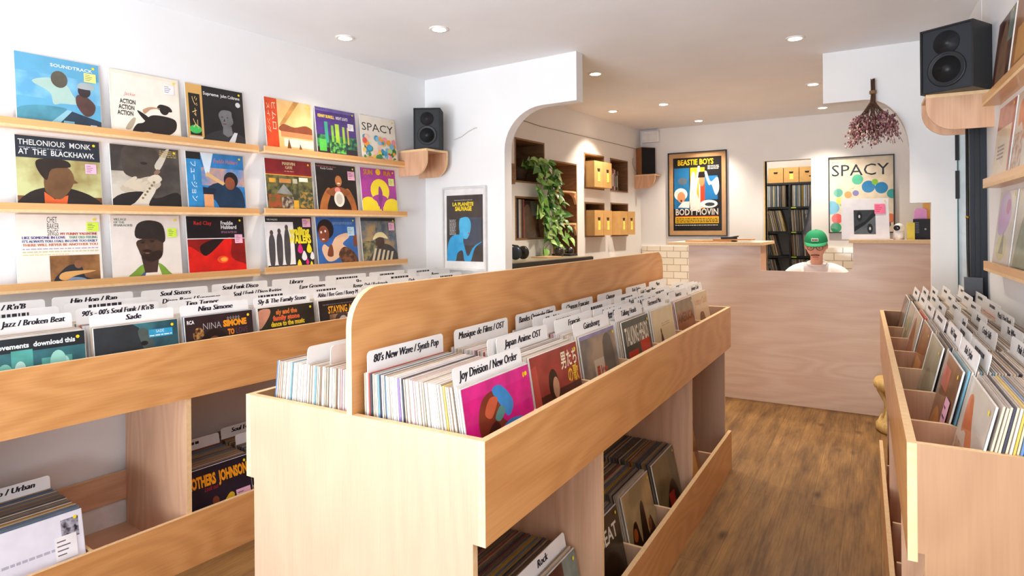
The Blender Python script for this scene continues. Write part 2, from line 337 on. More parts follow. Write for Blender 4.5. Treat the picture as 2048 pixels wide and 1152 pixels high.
COVERS = {
 'sky': ([('R', 0, 0, 1, 1, '#5FA8CC'), ('R', 0, .4, 1, .75, B('#7FBEDB', '#5DA3CB', 8)), ('P', [(0, 0), (0, .22), (.25, .30), (.55, .30), (.62, .24), (1, .12), (1, 0)], '#4E93A8', 1), ('P', [(.35, 0), (.62, .27), (1, .16), (1, 0)], '#24384A'), ('P', [(.3, 0), (.58, .28), (.64, .27), (.42, 0)], '#8FC1D2'), ('R', .53, .02, .66, .12, '#7FB2C4'), ('R', .86, .05, .94, .10, '#C8D8F0'),
   ('P', [(.18, .62), (.36, .70), (.56, .66), (.66, .50), (.72, .38), (.52, .36), (.42, .34), (.38, .5)], '#A9C8BE', 1), ('E', .50, .70, .10, .12, '#5B5548'), ('P', [(.70, .36), (.70, .50), (.80, .52), (.93, .40), (.90, .26), (.80, .22)], '#5A3C36', 1), ('E', .80, .58, .08, .09, '#33272A'), ('P', [(.72, .62), (.76, .70), (.9, .70), (.92, .62)], '#A9B3B4', 1),
   ('T', 'SOUNDTRACK', .40, .87, .52, .045, '#E8F4F6', dict(bold=.02))], ('y', .80, .72, .15, .13), 'light blue cover with two figures above a parked car'),
 'action': ([('R', 0, 0, 1, 1, '#F1E3CE'), ('R', .02, .02, .98, .95, '#F6EBDB'), ('T', 'Jackie', .18, .63, .16, .05, '#E07A6A', dict(shear=.3)), ('T', 'ACTION', .12, .50, .22, .07, '#1D2B22', dict(bold=.03)), ('T', 'ACTION', .10, .41, .22, .07, '#1D2B22', dict(bold=.03)), ('T', 'ACTION', .08, .32, .22, .07, '#1D2B22', dict(bold=.03)),
   ('P', [(.28, .06), (.34, .2), (.44, .24), (.55, .36), (.72, .38), (.92, .34), (.93, .2), (.84, .10), (.70, .06), (.5, .1)], '#241A16', 1), ('P', [(.36, .42), (.48, .36), (.56, .28), (.5, .24), (.4, .34)], '#241A16', 1), ('E', .76, .48, .07, .08, '#241A16'), ('P', [(.66, .48), (.7, .56), (.84, .54), (.87, .46)], '#241A16', 1), ('P', [(.44, .44), (.56, .50), (.70, .49), (.56, .46), (.47, .38)], '#C49A76', 1), ('P', [(.18, .12), (.28, .28), (.33, .28), (.26, .12)], '#B8A88C', 1)], ('w', .76, .74, .16, .15), 'cream cover with ACTION printed three times and a dark saxophone player'),
 'supreme': ([('R', 0, 0, 1, 1, '#141416'), ('R', 0, 0, .27, 1, '#D9A85E'), ('R', .04, .14, .23, .84, '#1B1512'), ('T', 'ジャズ', .10, .80, .55, .09, '#E7C27A', dict(vert=True)), ('E', .13, .24, .10, .07, '#3FBF5B'), ('R', .02, .05, .25, .12, '#F2EEE0'), ('T', 'Supreme', .29, .85, .27, .055, '#F2F2F2', dict(bold=.01)), ('T', 'John Coltrane', .59, .85, .35, .055, '#F2F2F2', dict(bold=.01)), ('E', .90, .76, .045, .045, '#DADADA')] + figure(.68, -.02, .85, '#6F6E70', '#0A0A0B', '#2C2C30', -1) + [('P', [(.66, .04), (.80, .26), (.86, .26), (.78, .02)], '#D8D8DA')], None, 'black cover with a tan side band and a grey portrait'),
 'monk': ([('R', 0, 0, 1, 1, B('#C8C98E', '#9B8A52', 5)), ('R', 0, 0, 1, .18, B('#7A4A2A', '#5C3A22', 5)), ('R', 0, .70, 1, 1, '#232A36'), ('T', 'THELONIOUS  MONK', .03, .875, .86, .075, '#EDEDE8', dict(bold=.01)), ('L', .04, .83, .55, .855, 1, '#9AA0A8'), ('T', 'AT  THE  BLACKHAWK', .03, .745, .90, .075, '#EDEDE8', dict(bold=.01)), ('P', [(.02, 0), (.1, .2), (.32, .30), (.6, .30), (.9, .18), (.98, 0)], '#241A15', 1), ('P', [(.30, 0), (.30, .24), (.42, .14), (.58, .2), (.55, 0)], '#E5642A'), ('P', [(.32, .24), (.31, .46), (.40, .60), (.58, .60), (.66, .46), (.62, .30), (.48, .14)], '#6E4C2C', 1), ('P', [(.22, .58), (.26, .69), (.56, .695), (.62, .60), (.40, .56), (.33, .40)], '#2B1E15', 1), ('P', [(.62, .46), (.71, .38), (.62, .36)], '#6E4C2C')], ('p', .80, .52, .14, .14), 'cover reading AT THE BLACKHAWK over an olive blur and a man in an orange collar'),
 'sax': ([('R', 0, 0, 1, 1, B('#57504A', '#3C3632', 6)), ('R', 0, 0, .4, .6, B('#CFC6B6', '#A39A8C', 6)), ('P', [(.15, .72), (.2, .98), (.62, .98), (.70, .78), (.64, .60), (.42, .50), (.2, .55)], '#4A4038', 1), ('P', [(.62, .72), (.80, .98), (.85, .98), (.70, .66)], '#D0C8B8', 1), ('P', [(.1, .34), (.35, .48), (.58, .54), (.70, .42), (.52, .28), (.3, .24)], '#C2B49E', 1), ('P', [(.5, .5), (.64, .58), (.72, .5), (.6, .42)], '#D8CBB4', 1), ('P', [(.0, .0), (.06, .22), (.4, .3), (.62, .2), (.95, .3), (1, 0)], '#1F1B1A', 1), ('P', [(.10, 0), (.3, .12), (.5, .36), (.62, .34), (.5, .1), (.6, 0)], '#D9CFBD', 1), ('L', .70, .86, .96, .98, 4, '#B9A25C')] + [('P', [(.16 + i * .06, .40 - i * .02), (.30 + i * .08, .52 - i * .03), (.35 + i * .08, .50 - i * .03), (.22 + i * .06, .36 - i * .02)], '#D2C4AC', 1) for i in range(4)] + [('E', .42 + i * .035, .20 + i * .05, .018, .018, '#8A7448') for i in range(6)] + [('E', .46, .74, .05, .02, '#2A2420'), ('P', [(.60, .60), (.66, .66), (.70, .62), (.64, .57)], '#8A6A58', 1)], None, 'grey brown photographic cover of hands on a horn'),
 'freddie': ([('R', 0, 0, 1, 1, '#2B7FC0'), ('R', 0, 0, .24, .9, '#2E8CC8'), ('R', 0, .88, .24, 1, '#1A1A1C'), ('T', 'フュージョン', .07, .84, .66, .09, '#E8F2F8', dict(vert=True)), ('R', .24, .45, 1, .75, B('#E8A24E', '#4A86C0', 5)), ('P', [(.24, 1), (.32, .6), (.36, .6), (.46, 1)], '#D8EAF4'), ('T', 'Freddie Hubbard', .46, .84, .44, .07, '#D77A6A', dict(shear=.3)), ('P', [(.28, .34), (.5, .5), (.9, .42), (.96, .05), (.6, .0), (.45, .2)], '#16334F', 1), ('E', .75, .56, .13, .14, '#1B1415'), ('E', .73, .50, .09, .11, '#8A4A30'), ('R', .26, 0, .42, .34, '#E4A06A'), ('P', [(.25, .3), (.44, .3), (.48, .4), (.25, .42)], '#14243A'), ('P', [(.3, .62), (.6, .46), (.64, .5), (.34, .68)], '#D9B27A')], None, 'bright blue cover with an orange glow and a horn player'),
 'chet': ([('R', 0, 0, 1, 1, '#EFE6DA'), ('T', 'CHET', .35, .89, .12, .08, '#3A3638'), ('T', 'BAKER', .35, .80, .14, .08, '#3A3638'), ('T', 'SINGS', .35, .71, .13, .08, '#3A3638'), ('T', 'MY FUNNY VALENTINE', .50, .715, .46, .035, '#E0705A', DID), ('T', 'LIKE SOMEONE IN LOVE', .06, .665, .50, .035, '#7C6FB0', DID), ('T', 'THAT OLD FEELING', .60, .665, .36, .035, '#7FB596', DID), ('T', "IT'S ALWAYS YOU. I FALL IN LOVE TOO EASILY", .06, .615, .90, .035, '#6A7FB5', DID), ('T', 'THERE WILL NEVER BE ANOTHER YOU', .06, .565, .90, .035, '#E39A7C', DID), ('L', .06, .52, .96, .55, 1, '#AFA0C0'), ('L', .06, .48, .96, .51, 1, '#C8C890'), ('L', .06, .44, .60, .47, 1, '#E6D28A'),
   ('R', .36, .05, .97, .43, B('#9A6A3C', '#6F4724', 9)), ('P', [(.42, .06), (.5, .22), (.62, .30), (.74, .26), (.78, .12), (.9, .06)], '#22262E', 1), ('E', .70, .30, .05, .06, '#8A5A3C'), ('P', [(.46, .12), (.54, .20), (.92, .20), (.66, .14), (.54, .08)], '#D9A25E', 1), ('P', [(.55, .05), (.62, .12), (.76, .1), (.8, .05)], '#7C93AE', 1)], ('g', .82, .76, .15, .13), 'cream cover with coloured lines of serif type and a small guitar player photo'),
 'pharoah': ([('R', 0, 0, 1, 1, '#E7DCD2'), ('T', 'VILLAGE', .04, .925, .18, .035, '#9AA89A', DID), ('T', 'OF THE', .04, .88, .15, .035, '#9AA89A', DID), ('T', 'PHARAOHS', .04, .835, .26, .035, '#9AA89A', DID), ('P', [(.22, .03), (.30, .16), (.44, .26), (.66, .26), (.80, .12), (.84, .03)], '#7EA23A', 1), ('P', [(.32, .03), (.5, .2), (.6, .03)], '#4E5F8C'), ('P', [(.42, .03), (.48, .18), (.64, .24), (.70, .03)], '#EFE3D0'), ('P', [(.36, .62), (.37, .46), (.44, .32), (.58, .28), (.70, .36), (.73, .52), (.70, .66)], '#4B3428', 1), ('P', [(.40, .36), (.44, .12), (.62, .12), (.66, .36)], '#47312A'), ('P', [(.34, .66), (.36, .86), (.52, .93), (.72, .88), (.77, .70), (.74, .58), (.6, .64)], '#2A211E', 1), ('E', .43, .585, .03, .012, '#1B1210'), ('E', .57, .60, .03, .012, '#1B1210'), ('P', [(.40, .36), (.44, .42), (.56, .44), (.68, .46), (.70, .38), (.58, .29), (.46, .31)], '#2C1D18', 1), ('P', [(.41, .455), (.49, .48), (.56, .45), (.49, .44)], '#1D1210', 1), ('E', .49, .42, .035, .010, '#8A5A4E'), ('P', [(.47, .56), (.45, .49), (.52, .49)], '#5C4032'), ('R', .38, .605, .47, .615, '#1B1210'), ('R', .52, .615, .62, .625, '#1B1210')], ('g', .80, .66, .14, .14), 'pale grey cover with a man in a black cap and green collar'),
 'redclay': ([('R', 0, 0, 1, 1, '#161014'), ('R', 0, .0, 1, .62, '#8E120E'), ('P', [(0, .50), (.3, .36), (.62, .60), (.76, .62), (.74, .30), (1, .16), (1, .02), (.4, .04), (0, .08)], '#D8170F', 1), ('P', [(.2, .5), (.45, .62), (.62, .62), (.3, .34)], '#1D0A0C', 1), ('R', 0, .62, 1, .635, '#E8E0E0'), ('E', .58, .27, .10, .06, '#F0552A'), ('E', .60, .27, .06, .035, '#F7A23A'), ('T', 'Red Clay', .12, .86, .30, .06, '#D02A22', dict(bold=.01)), ('T', 'Freddie', .58, .86, .22, .065, '#F2F0EE', dict(bold=.02)), ('T', 'Hubbard', .58, .79, .28, .065, '#F2F0EE', dict(bold=.02)), ('L', .58, .72, .86, .76, 2, '#A26A8C')], ('p', .81, .54, .14, .15), 'cover with a black top and a glowing red lower half'),
 'orange': ([('R', 0, 0, 1, 1, B('#E9B572', '#F0CC90', 6)), ('P', [(.28, .52), (.62, 1), (.74, 1), (.36, .5)], '#C9904E'), ('P', [(.3, .40), (.36, .54), (.6, .50), (.85, .56), (1, .50), (1, .38)], '#8E4A2C', 1), ('R', .3, .30, 1, .40, '#E08A5A'), ('R', .36, .12, 1, .27, '#F6E4CC'), ('P', [(.4, .02), (.46, .28), (.52, .02)], '#7A4A2A'), ('P', [(.66, .02), (.7, .2), (.76, .02)], '#7A4A2A'), ('R', 0, 0, .25, 1, '#D9481C'), ('T', 'ヒムロ', .14, .92, .5, .08, '#F2D4B0', dict(vert=True)), ('T', 'スイング', .04, .90, .55, .06, '#F2D4B0', dict(vert=True))], None, 'golden desert cover with an orange vertical band'),
 'night': ([('R', 0, 0, 1, 1, '#4B2E7C'), ('R', 0, .93, 1, 1, '#6B5CA0'), ('T', 'PHILIPS', .03, .955, .22, .03, '#1B1530'), ('T', 'KENNY BURRELL', .06, .80, .40, .06, '#F2D22A', dict(bold=.03)), ('T', 'NIGHT LIGHTS', .50, .80, .30, .06, '#E6E0E6', dict(bold=.02)), ('R', 0, 0, 1, .22, '#2A1820'), ('R', 0, .2, 1, .45, B('#3E8C4A', '#1B3A3A', 30)), ('R', .2, .3, .28, .72, '#3BA58C'), ('R', .36, .3, .42, .66, '#7FBE3A'), ('R', .46, .3, .56, .70, '#A8D23A'), ('R', .64, .3, .70, .66, '#9CC43A'), ('R', .76, .3, .80, .66, '#C2B85A'), ('R', .05, .12, .22, .36, '#57C24A'), ('R', .3, .1, .7, .32, B('#6CCB52', '#22402E', 40))], ('w', .78, .60, .15, .14), 'purple cover with a green city skyline at night'),
 'spacy': ([('R', 0, 0, 1, 1, '#ECE3D2'), ('T', 'SPACY', .04, .68, .90, .17, '#1F1F22')] + [('E', random.uniform(.06, .94), random.uniform(.03, .56), *(lambda r: (r, r))(random.uniform(.03, .075)), random.choice(['#2E9A5A', '#E0523A', '#3A9AC8', '#F2A23A', '#F29AA8', '#3A8A4A', '#EF6A5A', '#F5C8B4', '#7FBFE0', '#F2C84A', '#B2D68A'])) for i in range(70)], None, 'cream cover reading SPACY over coloured dots'),
 'marvin': ([('R', 0, 0, 1, 1, '#8E1F24'), ('T', 'MARVIN', .36, .90, .28, .06, '#E9D3A2', DID), ('T', 'GAYE', .42, .83, .16, .055, '#E9D3A2', DID), ('L', .40, .78, .60, .80, 1, '#E9D3A2'), ('R', 0, .01, 1, .70, B('#6E6A3A', '#3A3A2A', 26)), ('R', 0, .70, 1, .715, '#E2A53A'), ('R', .03, .10, .4, .34, B('#A8492A', '#6A5A2A', 30)), ('P', [(.2, .36), (.36, .54), (.54, .34)], '#8E8E8A'), ('R', .06, .56, .2, .64, '#D8A23A'), ('R', .27, .56, .52, .64, '#C98A4A'), ('R', .56, .56, .66, .65, '#B8B49A'), ('R', .7, .60, .90, .68, '#E9E4D0'), ('R', .55, .06, .66, .24, '#D9A52A'), ('R', .3, .04, .55, .3, B('#B8A68A', '#4A3A3A', 40)), ('R', .7, .1, .98, .4, B('#B88A3A', '#3C4A32', 34))], None, 'dark red cover above a crowded multicoloured painting'),
 'drum': ([('R', 0, 0, 1, 1, '#1D1412'), ('R', 0, 0, 1, .12, '#3A120C'), ('L', .02, .94, .5, .97, 1, '#B8505A'), ('T', 'Ready Cookin', .12, .89, .3, .04, '#EDE4DA'), ('P', [(.04, .06), (.1, .3), (.26, .52), (.34, .44), (.24, .2), (.2, .06)], '#B06A35', 1), ('P', [(.96, .06), (.92, .3), (.78, .52), (.68, .44), (.8, .2), (.84, .06)], '#A8622F', 1), ('P', [(.22, .44), (.44, .54), (.62, .54), (.82, .44), (.66, .36), (.36, .36)], '#8C4E28', 1), ('E', .54, .70, .11, .13, '#2A1510'), ('E', .54, .67, .085, .11, '#B5713E'), ('E', .54, .62, .04, .015, '#F2E0D2'), ('E', .5, .48, .07, .06, '#E58A86'), ('E', .53, .30, .13, .16, '#E9E2D2'), ('E', .53, .30, .08, .11, '#C8C0B4')], ('p', .78, .70, .18, .18), 'dark brown cover of a woman with raised hands'),
 'sun': ([('R', 0, 0, 1, 1, '#B0349A'), ('R', 0, 0, 1, .18, '#F5DC14'), ('E', .52, .52, .27, .26, '#F5DC14'), ('E', .18, .16, .26, .22, '#F5DC14'), ('E', .85, .14, .26, .22, '#F5DC14'), ('P', [(.28, .36), (.5, .44), (.72, .36), (.6, .24), (.54, .06), (.46, .24)], '#B0349A', 1), ('P', [(.48, .1), (.46, .4), (.5, .62), (.58, .5), (.56, .3)], '#8E2A86', 1), ('T', 'SUN', .08, .86, .26, .11, '#EFA23A', DID), ('E', .5, .93, .07, .07, '#F5C414'), ('T', 'RA', .66, .86, .22, .11, '#EFA23A', DID)], ('y', .78, .64, .16, .16), 'magenta cover with yellow sun shapes'),
 'wailers': ([('R', 0, 0, 1, 1, '#232023'), ('R', 0, .10, .58, .90, '#EFECEC'), ('T', 'THE WAILING', .03, .93, .22, .03, '#EDEDED'), ('T', 'wailing', .48, .66, .46, .15, '#F5E02A', dict(bold=.05, shear=-.1)), ('T', 'WAILERS', .46, .50, .50, .15, '#F5E02A', dict(bold=.05, shear=-.1))] + sum([[('P', [(x - .05, .12), (x - .06, .5), (x - .02, .66 + d), (x + .04, .66 + d), (x + .07, .5), (x + .04, .12)], '#4C484A', 1), ('E', x + .01, .70 + d, .035, .05, '#5A4A42')] for x, d in ((.10, 0), (.26, .03), (.42, .1))], []) + [('P', [(x - r, z), (x, z + 2.2 * r), (x + r, z), (x, z - r)], c, 1) for x, z, r, c in ((.70, .36, .06, '#E22A86'), (.90, .36, .06, '#F5E02A'), (.78, .22, .06, '#EFECEC'), (.96, .22, .05, '#EFECEC'), (.66, .08, .05, '#F5E02A'), (.84, .12, .035, '#E22A86'), (.93, .08, .03, '#F5E02A'))] + [('T', 'SIMMER DOWN', .02, .03, .56, .05, '#F2F2F2', dict(bold=.03))], ('p', .78, .80, .18, .16), 'black and white cover of three standing men with yellow letters'),
 'afro': ([('R', 0, 0, 1, 1, '#3468B0'), ('L', .4, .86, .92, .92, 2, '#7FA0CC'), ('E', .22, .76, .20, .20, '#241412'), ('E', .17, .66, .13, .17, '#8E4A30'), ('E', .11, .70, .02, .025, '#F4EDE6'), ('E', .21, .72, .02, .025, '#F4EDE6'), ('E', .15, .56, .035, .015, '#F2D8D2'), ('P', [(.10, .34), (.16, .46), (.3, .4), (.46, .6), (.74, .68), (.80, .60), (.62, .46), (.78, .34), (.56, .22), (.36, .12), (.2, .14)], '#E5BC9A', 1), ('P', [(.5, .24), (.66, .40), (.92, .26), (.98, .02), (.66, .02)], B('#7E5238', '#4A2E20', 30), 1), ('P', [(.22, .24), (.3, .44), (.36, .42), (.36, .22)], '#7A3E28', 1), ('R', .9, .4, 1, .64, '#7A4430')], ('b', .76, .62, .17, .18), 'blue cover of a smiling figure with round dark hair'),
 'turban': ([('R', 0, 0, 1, 1, B('#5C6470', '#A88A5A', 9)), ('R', 0, .93, 1, 1, '#2A2C30'), ('R', 0, .1, .4, .5, B('#8E8458', '#4A4A3A', 24)), ('R', .4, .6, 1, .93, B('#4E5864', '#7C7A70', 18)), ('P', [(.16, 0), (.3, .26), (.5, .42), (.78, .40), (1, .2), (1, 0)], '#4A4238', 1)] + [('P', [(.2 + i * .13, 0), (.34 + i * .12, .34 - i * .02), (.40 + i * .12, .34 - i * .02), (.27 + i * .13, 0)], '#CFC0A2') for i in range(5)] + [('E', .5, .48, .13, .14, '#4A3428'), ('P', [(.30, .52), (.40, .66), (.60, .68), (.74, .54), (.5, .58)], '#EAD9A0', 1)], ('p', .78, .72, .17, .17), 'cover of a man in a pale head wrap and striped robe against rocks'),
 # front covers in the racks
 'teal': ([('R', 0, 0, 1, 1, '#2E6A72'), ('R', 0, .84, 1, 1, '#14222A'), ('T', 'for movements  download this', .0, .885, .90, .055, '#EEF6F4', dict(bold=.03)), ('R', .28, .3, .48, .86, '#4FA39A'), ('R', .56, .3, .86, .74, '#58A89C'), ('E', .36, .66, .05, .08, '#BFE6DA'), ('E', .79, .66, .04, .07, '#BFE6DA'), ('E', .05, .56, .05, .1, '#A6DACC'), ('E', .22, .62, .07, .11, '#7CC4B4'), ('E', .72, .68, .08, .13, '#9AD6C6'), ('E', .38, .42, .07, .1, '#A6DACC'), ('P', [(.12, 0), (.14, .52), (.3, .50), (.34, 0)], '#8CCCBC'), ('P', [(.6, 0), (.62, .52), (.84, .52), (.88, 0)], '#C2E8DA'), ('R', .4, .3, .6, .5, B('#9AD6C6', '#1F4A52', 40))], None, 'teal cartoon cover of loudspeakers and heads'),
 'sade': ([('R', 0, 0, 1, 1, B('#3E7C86', '#1E4A56', 4)), ('P', [(0, 0), (0, 1), (.44, 1), (.62, .72), (.66, .3), (.6, 0)], '#283238', 1), ('P', [(.5, .9), (.62, .9), (.70, .6), (.64, .4), (.58, .6)], '#4E5C58', 1), ('E', .57, .74, .045, .03, '#12181C'), ('R', .63, .80, .93, .90, '#2FA3D0'), ('T', 'SADE', .72, .855, .10, .035, '#EAF6FA'), ('L', .64, .815, .92, .84, 1, '#EAF6FA')], None, 'dark teal close-up cover with a small bright blue tag'),
 'nina': ([('R', 0, 0, 1, 1, '#2A1C22'), ('T', 'RCA', .03, .90, .10, .05, '#F0F0F0', dict(bold=.03)), ('T', 'NINA', .25, .80, .26, .09, '#C9C3C0', dict(bold=-.02)), ('T', 'SIMONE', .54, .81, .36, .09, '#F29A1E', dict(bold=.06)), ('T', 'TO', .60, .69, .10, .08, '#F08A1E', dict(bold=.06)), ('T', 'LOVE', .73, .69, .18, .08, '#8A4A6E', dict(bold=-.02)), ('T', '☆☆☆☆☆', .60, .90, .20, .05, '#C8C0C0'), ('E', .18, .74, .08, .1, B('#C9904E', '#2A1C1A', 50)), ('E', .40, .58, .20, .22, '#120C0E'), ('E', .40, .56, .11, .14, '#8A4E34')], None, 'dark cover with orange and white capital letters'),
 'sly': ([('R', 0, 0, 1, 1, B('#2A2A20', '#1C1A16', 5)), ('P', [(0, .7), (0, .95), (.18, .98), (.2, .9), (.08, .74)], '#C88A6E', 1), ('T', 'sly and the', .30, .88, .38, .075, '#E87A3A', dict(bold=.05)), ('T', 'family stone', .24, .79, .48, .075, '#E8643A', dict(bold=.05)), ('T', 'dance to the music', .20, .70, .60, .075, '#E9C62A', dict(bold=.05)), ('L', .4, .30, .62, .34, 1, '#6A6A5A')], None, 'olive black cover with orange and yellow psychedelic letters'),
 'stayin': ([('R', 0, 0, 1, 1, '#1D1A1C'), ('L', .08, .92, .7, .95, 1, '#6A6468'), ('T', 'STAYING ALIVE', .18, .78, .68, .12, '#F2A62A', dict(bold=.03)), ('R', .2, 0, .9, .76, B('#B98A6A', '#8A6248', 8)), ('E', .46, .62, .16, .16, '#4A3A36'), ('E', .48, .60, .1, .12, '#D8C6BA')], None, 'black cover with a yellow title over a brown portrait'),
 'pink': ([('R', 0, 0, 1, 1, '#D4127E'), ('R', 0, .9, 1, 1, '#DA2488'), ('P', [(0.394, 0.397), (0.372, 0.521), (0.192, 0.595), (0.170, 0.732), (0.237, 0.856), (0.372, 0.905), (0.506, 0.880), (0.551, 0.769), (0.506, 0.670), (0.596, 0.595), (0.551, 0.446), (0.573, 0.397)], '#7E2F1E', 1), ('P', [(0.394, 0.905), (0.506, 0.930), (0.618, 0.856), (0.685, 0.756), (0.640, 0.682), (0.573, 0.670), (0.506, 0.756)], '#2A86C8', 1), ('P', [(0.484, 0.397), (0.461, 0.570), (0.618, 0.632), (0.842, 0.595), (0.999, 0.484), (0.932, 0.397)], '#2C84C4', 1), ('P', [(0.573, 0.397), (0.618, 0.508), (0.730, 0.546), (0.797, 0.397)], '#8A3420', 1), ('P', [(0.260, 0.756), (0.349, 0.856), (0.461, 0.831), (0.349, 0.707)], '#C85A3A', 1), ('P', [(0.394, 0.694), (0.484, 0.769), (0.551, 0.719), (0.461, 0.657)], '#4E8C86', 1), ('P', [(0.282, 0.608), (0.394, 0.670), (0.461, 0.595), (0.372, 0.533)], '#3A1612', 1), ('P', [(0.820, 0.508), (0.887, 0.533), (0.999, 0.459), (0.932, 0.446)], '#D86A3A', 1), ('E', .90, .93, .022, .022, '#F2B42A')], None, 'bright magenta cover with a blue and brown bust'),
 'ramen': ([('R', 0, 0, 1, 1, '#9A3A34'), ('R', 0, 0, 1, .62, '#4A2420'), ('P', [(0, .40), (0, .9), (.1, .92), (.14, .38)], '#B8483E'), ('R', .55, .1, 1, .42, B('#8A5A3E', '#4A2A22', 30)), ('T', '男たち', .60, .80, .36, .15, '#F0E6C8', dict(bold=.02)), ('T', 'の歌', .72, .64, .24, .15, '#F0C23A', dict(bold=.02)), ('P', [(.26, 0), (.28, .44), (.44, .54), (.56, .44), (.60, 0)], '#E3D6C0', 1), ('E', .40, .68, .10, .15, '#20120F'), ('E', .44, .65, .065, .10, '#C79472'), ('P', [(.3, .3), (.32, .5), (.38, .5), (.36, .24)], '#20120F', 1), ('R', .7, .44, .95, .52, '#C03A2A')], None, 'red brown cover with brush lettering and a seated figure'),
 'beige': ([('R', 0, 0, 1, 1, B('#A58E76', '#6E6A66', 6)), ('R', 0, .96, 1, 1, '#8A84A8'), ('R', .30, .3, .66, .7, '#C8B49A'), ('T', '男と女', .34, .44, .3, .2, '#C0432E', dict(bold=.04)), ('P', [(.62, .2), (.6, .86), (.84, .9), (.9, .4)], '#5E5A52', 1), ('P', [(.36, 0), (.4, .2), (.56, .22), (.6, 0)], '#B8762E', 1), ('R', .0, 0, .3, .3, '#7A6250')], None, 'faded beige street scene cover'),
 'heads': ([('R', 0, 0, 1, 1, '#3C4A42'), ('T', 'TALKING HEADS', .06, .70, .86, .22, '#E6DCC4', dict(bold=.02)), ('R', .10, .02, .46, .62, '#C43226'), ('R', .56, .34, .94, .70, '#C83A2C'), ('R', .56, .0, .94, .30, '#C83A2C'), ('E', .28, .18, .08, .1, '#5A4A48'), ('R', .48, 0, .54, .5, '#4A5A6E')], None, 'dark green cover with pale capitals and red blocks'),
 'fleet': ([('R', 0, 0, 1, 1, '#DCCAA0'), ('L', .4, .74, .8, .80, 2, '#B8A274'), ('P', [(.30, .1), (.28, .5), (.34, .66), (.42, .5), (.46, .1)], '#4A3A36', 1), ('P', [(.52, .1), (.56, .4), (.66, .34), (.84, .12)], '#8A7458', 1), ('E', .33, .68, .03, .04, '#6A4A3A')], None, 'cream cover with a tall dark figure'),
 'america': ([('R', 0, 0, 1, 1, '#9A6248'), ('R', 0, .82, 1, 1, '#8A7A5A'), ('T', 'AMERICA', .04, .66, .90, .14, '#5E3A30', dict(bold=.03)), ('R', .1, .1, .9, .5, B('#B07A5C', '#7A4636', 8)), ('L', .3, .3, .8, .36, 1, '#D8A68A')], None, 'reddish brown cover with wide capitals'),
 'cash': ([('R', 0, 0, 1, 1, '#D6BC98'), ('T', 'Johnny Cash', .06, .80, .84, .12, '#C89A72', dict(bold=.02)), ('P', [(.2, .2), (.3, .6), (.46, .66), (.62, .6), (.76, .2), (.6, .2), (.48, .46), (.4, .2)], '#7E624E', 1)], None, 'pale tan cover with a brown arch shape'),
 'brothers': ([('R', 0, 0, 1, 1, '#241E2C'), ('T', 'BROTHERS  JOHNSON', .02, .76, .94, .15, '#F5A01E', dict(bold=.05)), ('T', 'Look out', .30, .68, .2, .06, '#C02A3A', dict(shear=.3)), ('P', [(.28, .36), (.44, .40), (.42, .2), (.48, .0), (.62, .0), (.60, .3), (.72, .50), (.66, .56), (.52, .44), (.40, .44)], '#E5B62A', 1), ('E', .44, .52, .05, .06, '#7A3E2A'), ('E', .26, .10, .09, .11, '#14100F'), ('E', .26, .06, .06, .08, '#8A4A30')], ('p', .74, .34, .22, .22), 'black cover with orange capitals and a dancer in yellow'),
 'gig': ([('R', 0, 0, 1, 1, '#E9E6F0'), ('L', .1, .62, .72, .68, 1, '#B9B4C4'), ('R', .40, .05, .56, .4, '#C99A86'), ('R', 0, 0, .16, .3, '#8A6A9A'), ('P', [(.56, .0), (.62, .4), (.78, .4), (.84, 0)], '#B9A6A0'), ('R', .78, .72, .96, .94, B('#B4B0BC', '#2A2832', 40)), ('R', .76, .04, .96, .2, B('#4A78B0', '#8A6A5A', 40))], ('w', .70, .5, .22, .26), 'white and lilac cover with a small street photo'),
 'khaki': ([('R', 0, 0, 1, 1, B('#7A6A44', '#5E5236', 4)), ('P', [(.25, 0), (.4, .4), (.7, .6), (.9, .3), (.8, 0)], '#2A1614', 1), ('R', .45, .1, .7, .45, '#A82A22')], None, 'khaki cover with a dark red shape'),
 'people': ([('R', 0, 0, 1, 1, B('#8A7A56', '#B89A6A', 5)), ('P', [(.1, 0), (.14, .5), (.3, .6), (.4, .3), (.5, .7), (.62, .72), (.66, .3), (.8, .5), (.9, 0)], '#2C1A12', 1), ('E', .22, .46, .07, .08, '#A8521E'), ('E', .74, .4, .06, .08, '#8E4A22')], None, 'tan cover crowded with dark figures'),
 'beat': ([('R', 0, 0, 1, 1, '#3A3226'), ('T', 'BEAT', .40, .70, .5, .16, '#E9E2D0', dict(bold=.02)), ('E', .6, .2, .34, .4, '#2A180E'), ('R', .2, 0, 1, .2, B('#8A4A22', '#3A1E10', 40))], None, 'brown cover with white capitals'),
 'india': ([('R', 0, 0, 1, 1, B('#D9D0C0', '#C6BEB2', 3)), ('P', [(.16, .60), (.14, .84), (.30, .90), (.48, .72), (.66, .56), (.54, .40), (.34, .62)], '#D97A4A', 1), ('R', .0, .0, .5, .52, B('#A8744E', '#D2BCA8', 30)), ('E', .9, .64, .03, .03, '#E9D22A')], None, 'pale grey cover with an orange painted shape'),
 'autumn': ([('R', 0, 0, 1, 1, B('#9A6A44', '#6E4A36', 4)), ('P', [(.0, .2), (.2, .5), (.5, .46), (.8, .2), (.5, .1)], '#D9924A', 1), ('R', .1, .7, .5, .9, '#C86A5A')], ('p', .64, .3, .24, .4), 'brown cover with an amber swirl and a pink note'),
 'sage': ([('R', 0, 0, 1, 1, B('#B4B49A', '#94967C', 4)), ('E', .5, .5, .3, .2, '#8A8A6E')], None, 'sage green cover'),
 'rust': ([('R', 0, 0, 1, 1, B('#B07A4A', '#8E5A38', 4)), ('R', .2, .2, .8, .6, '#D9A05A')], None, 'rust coloured cover'),
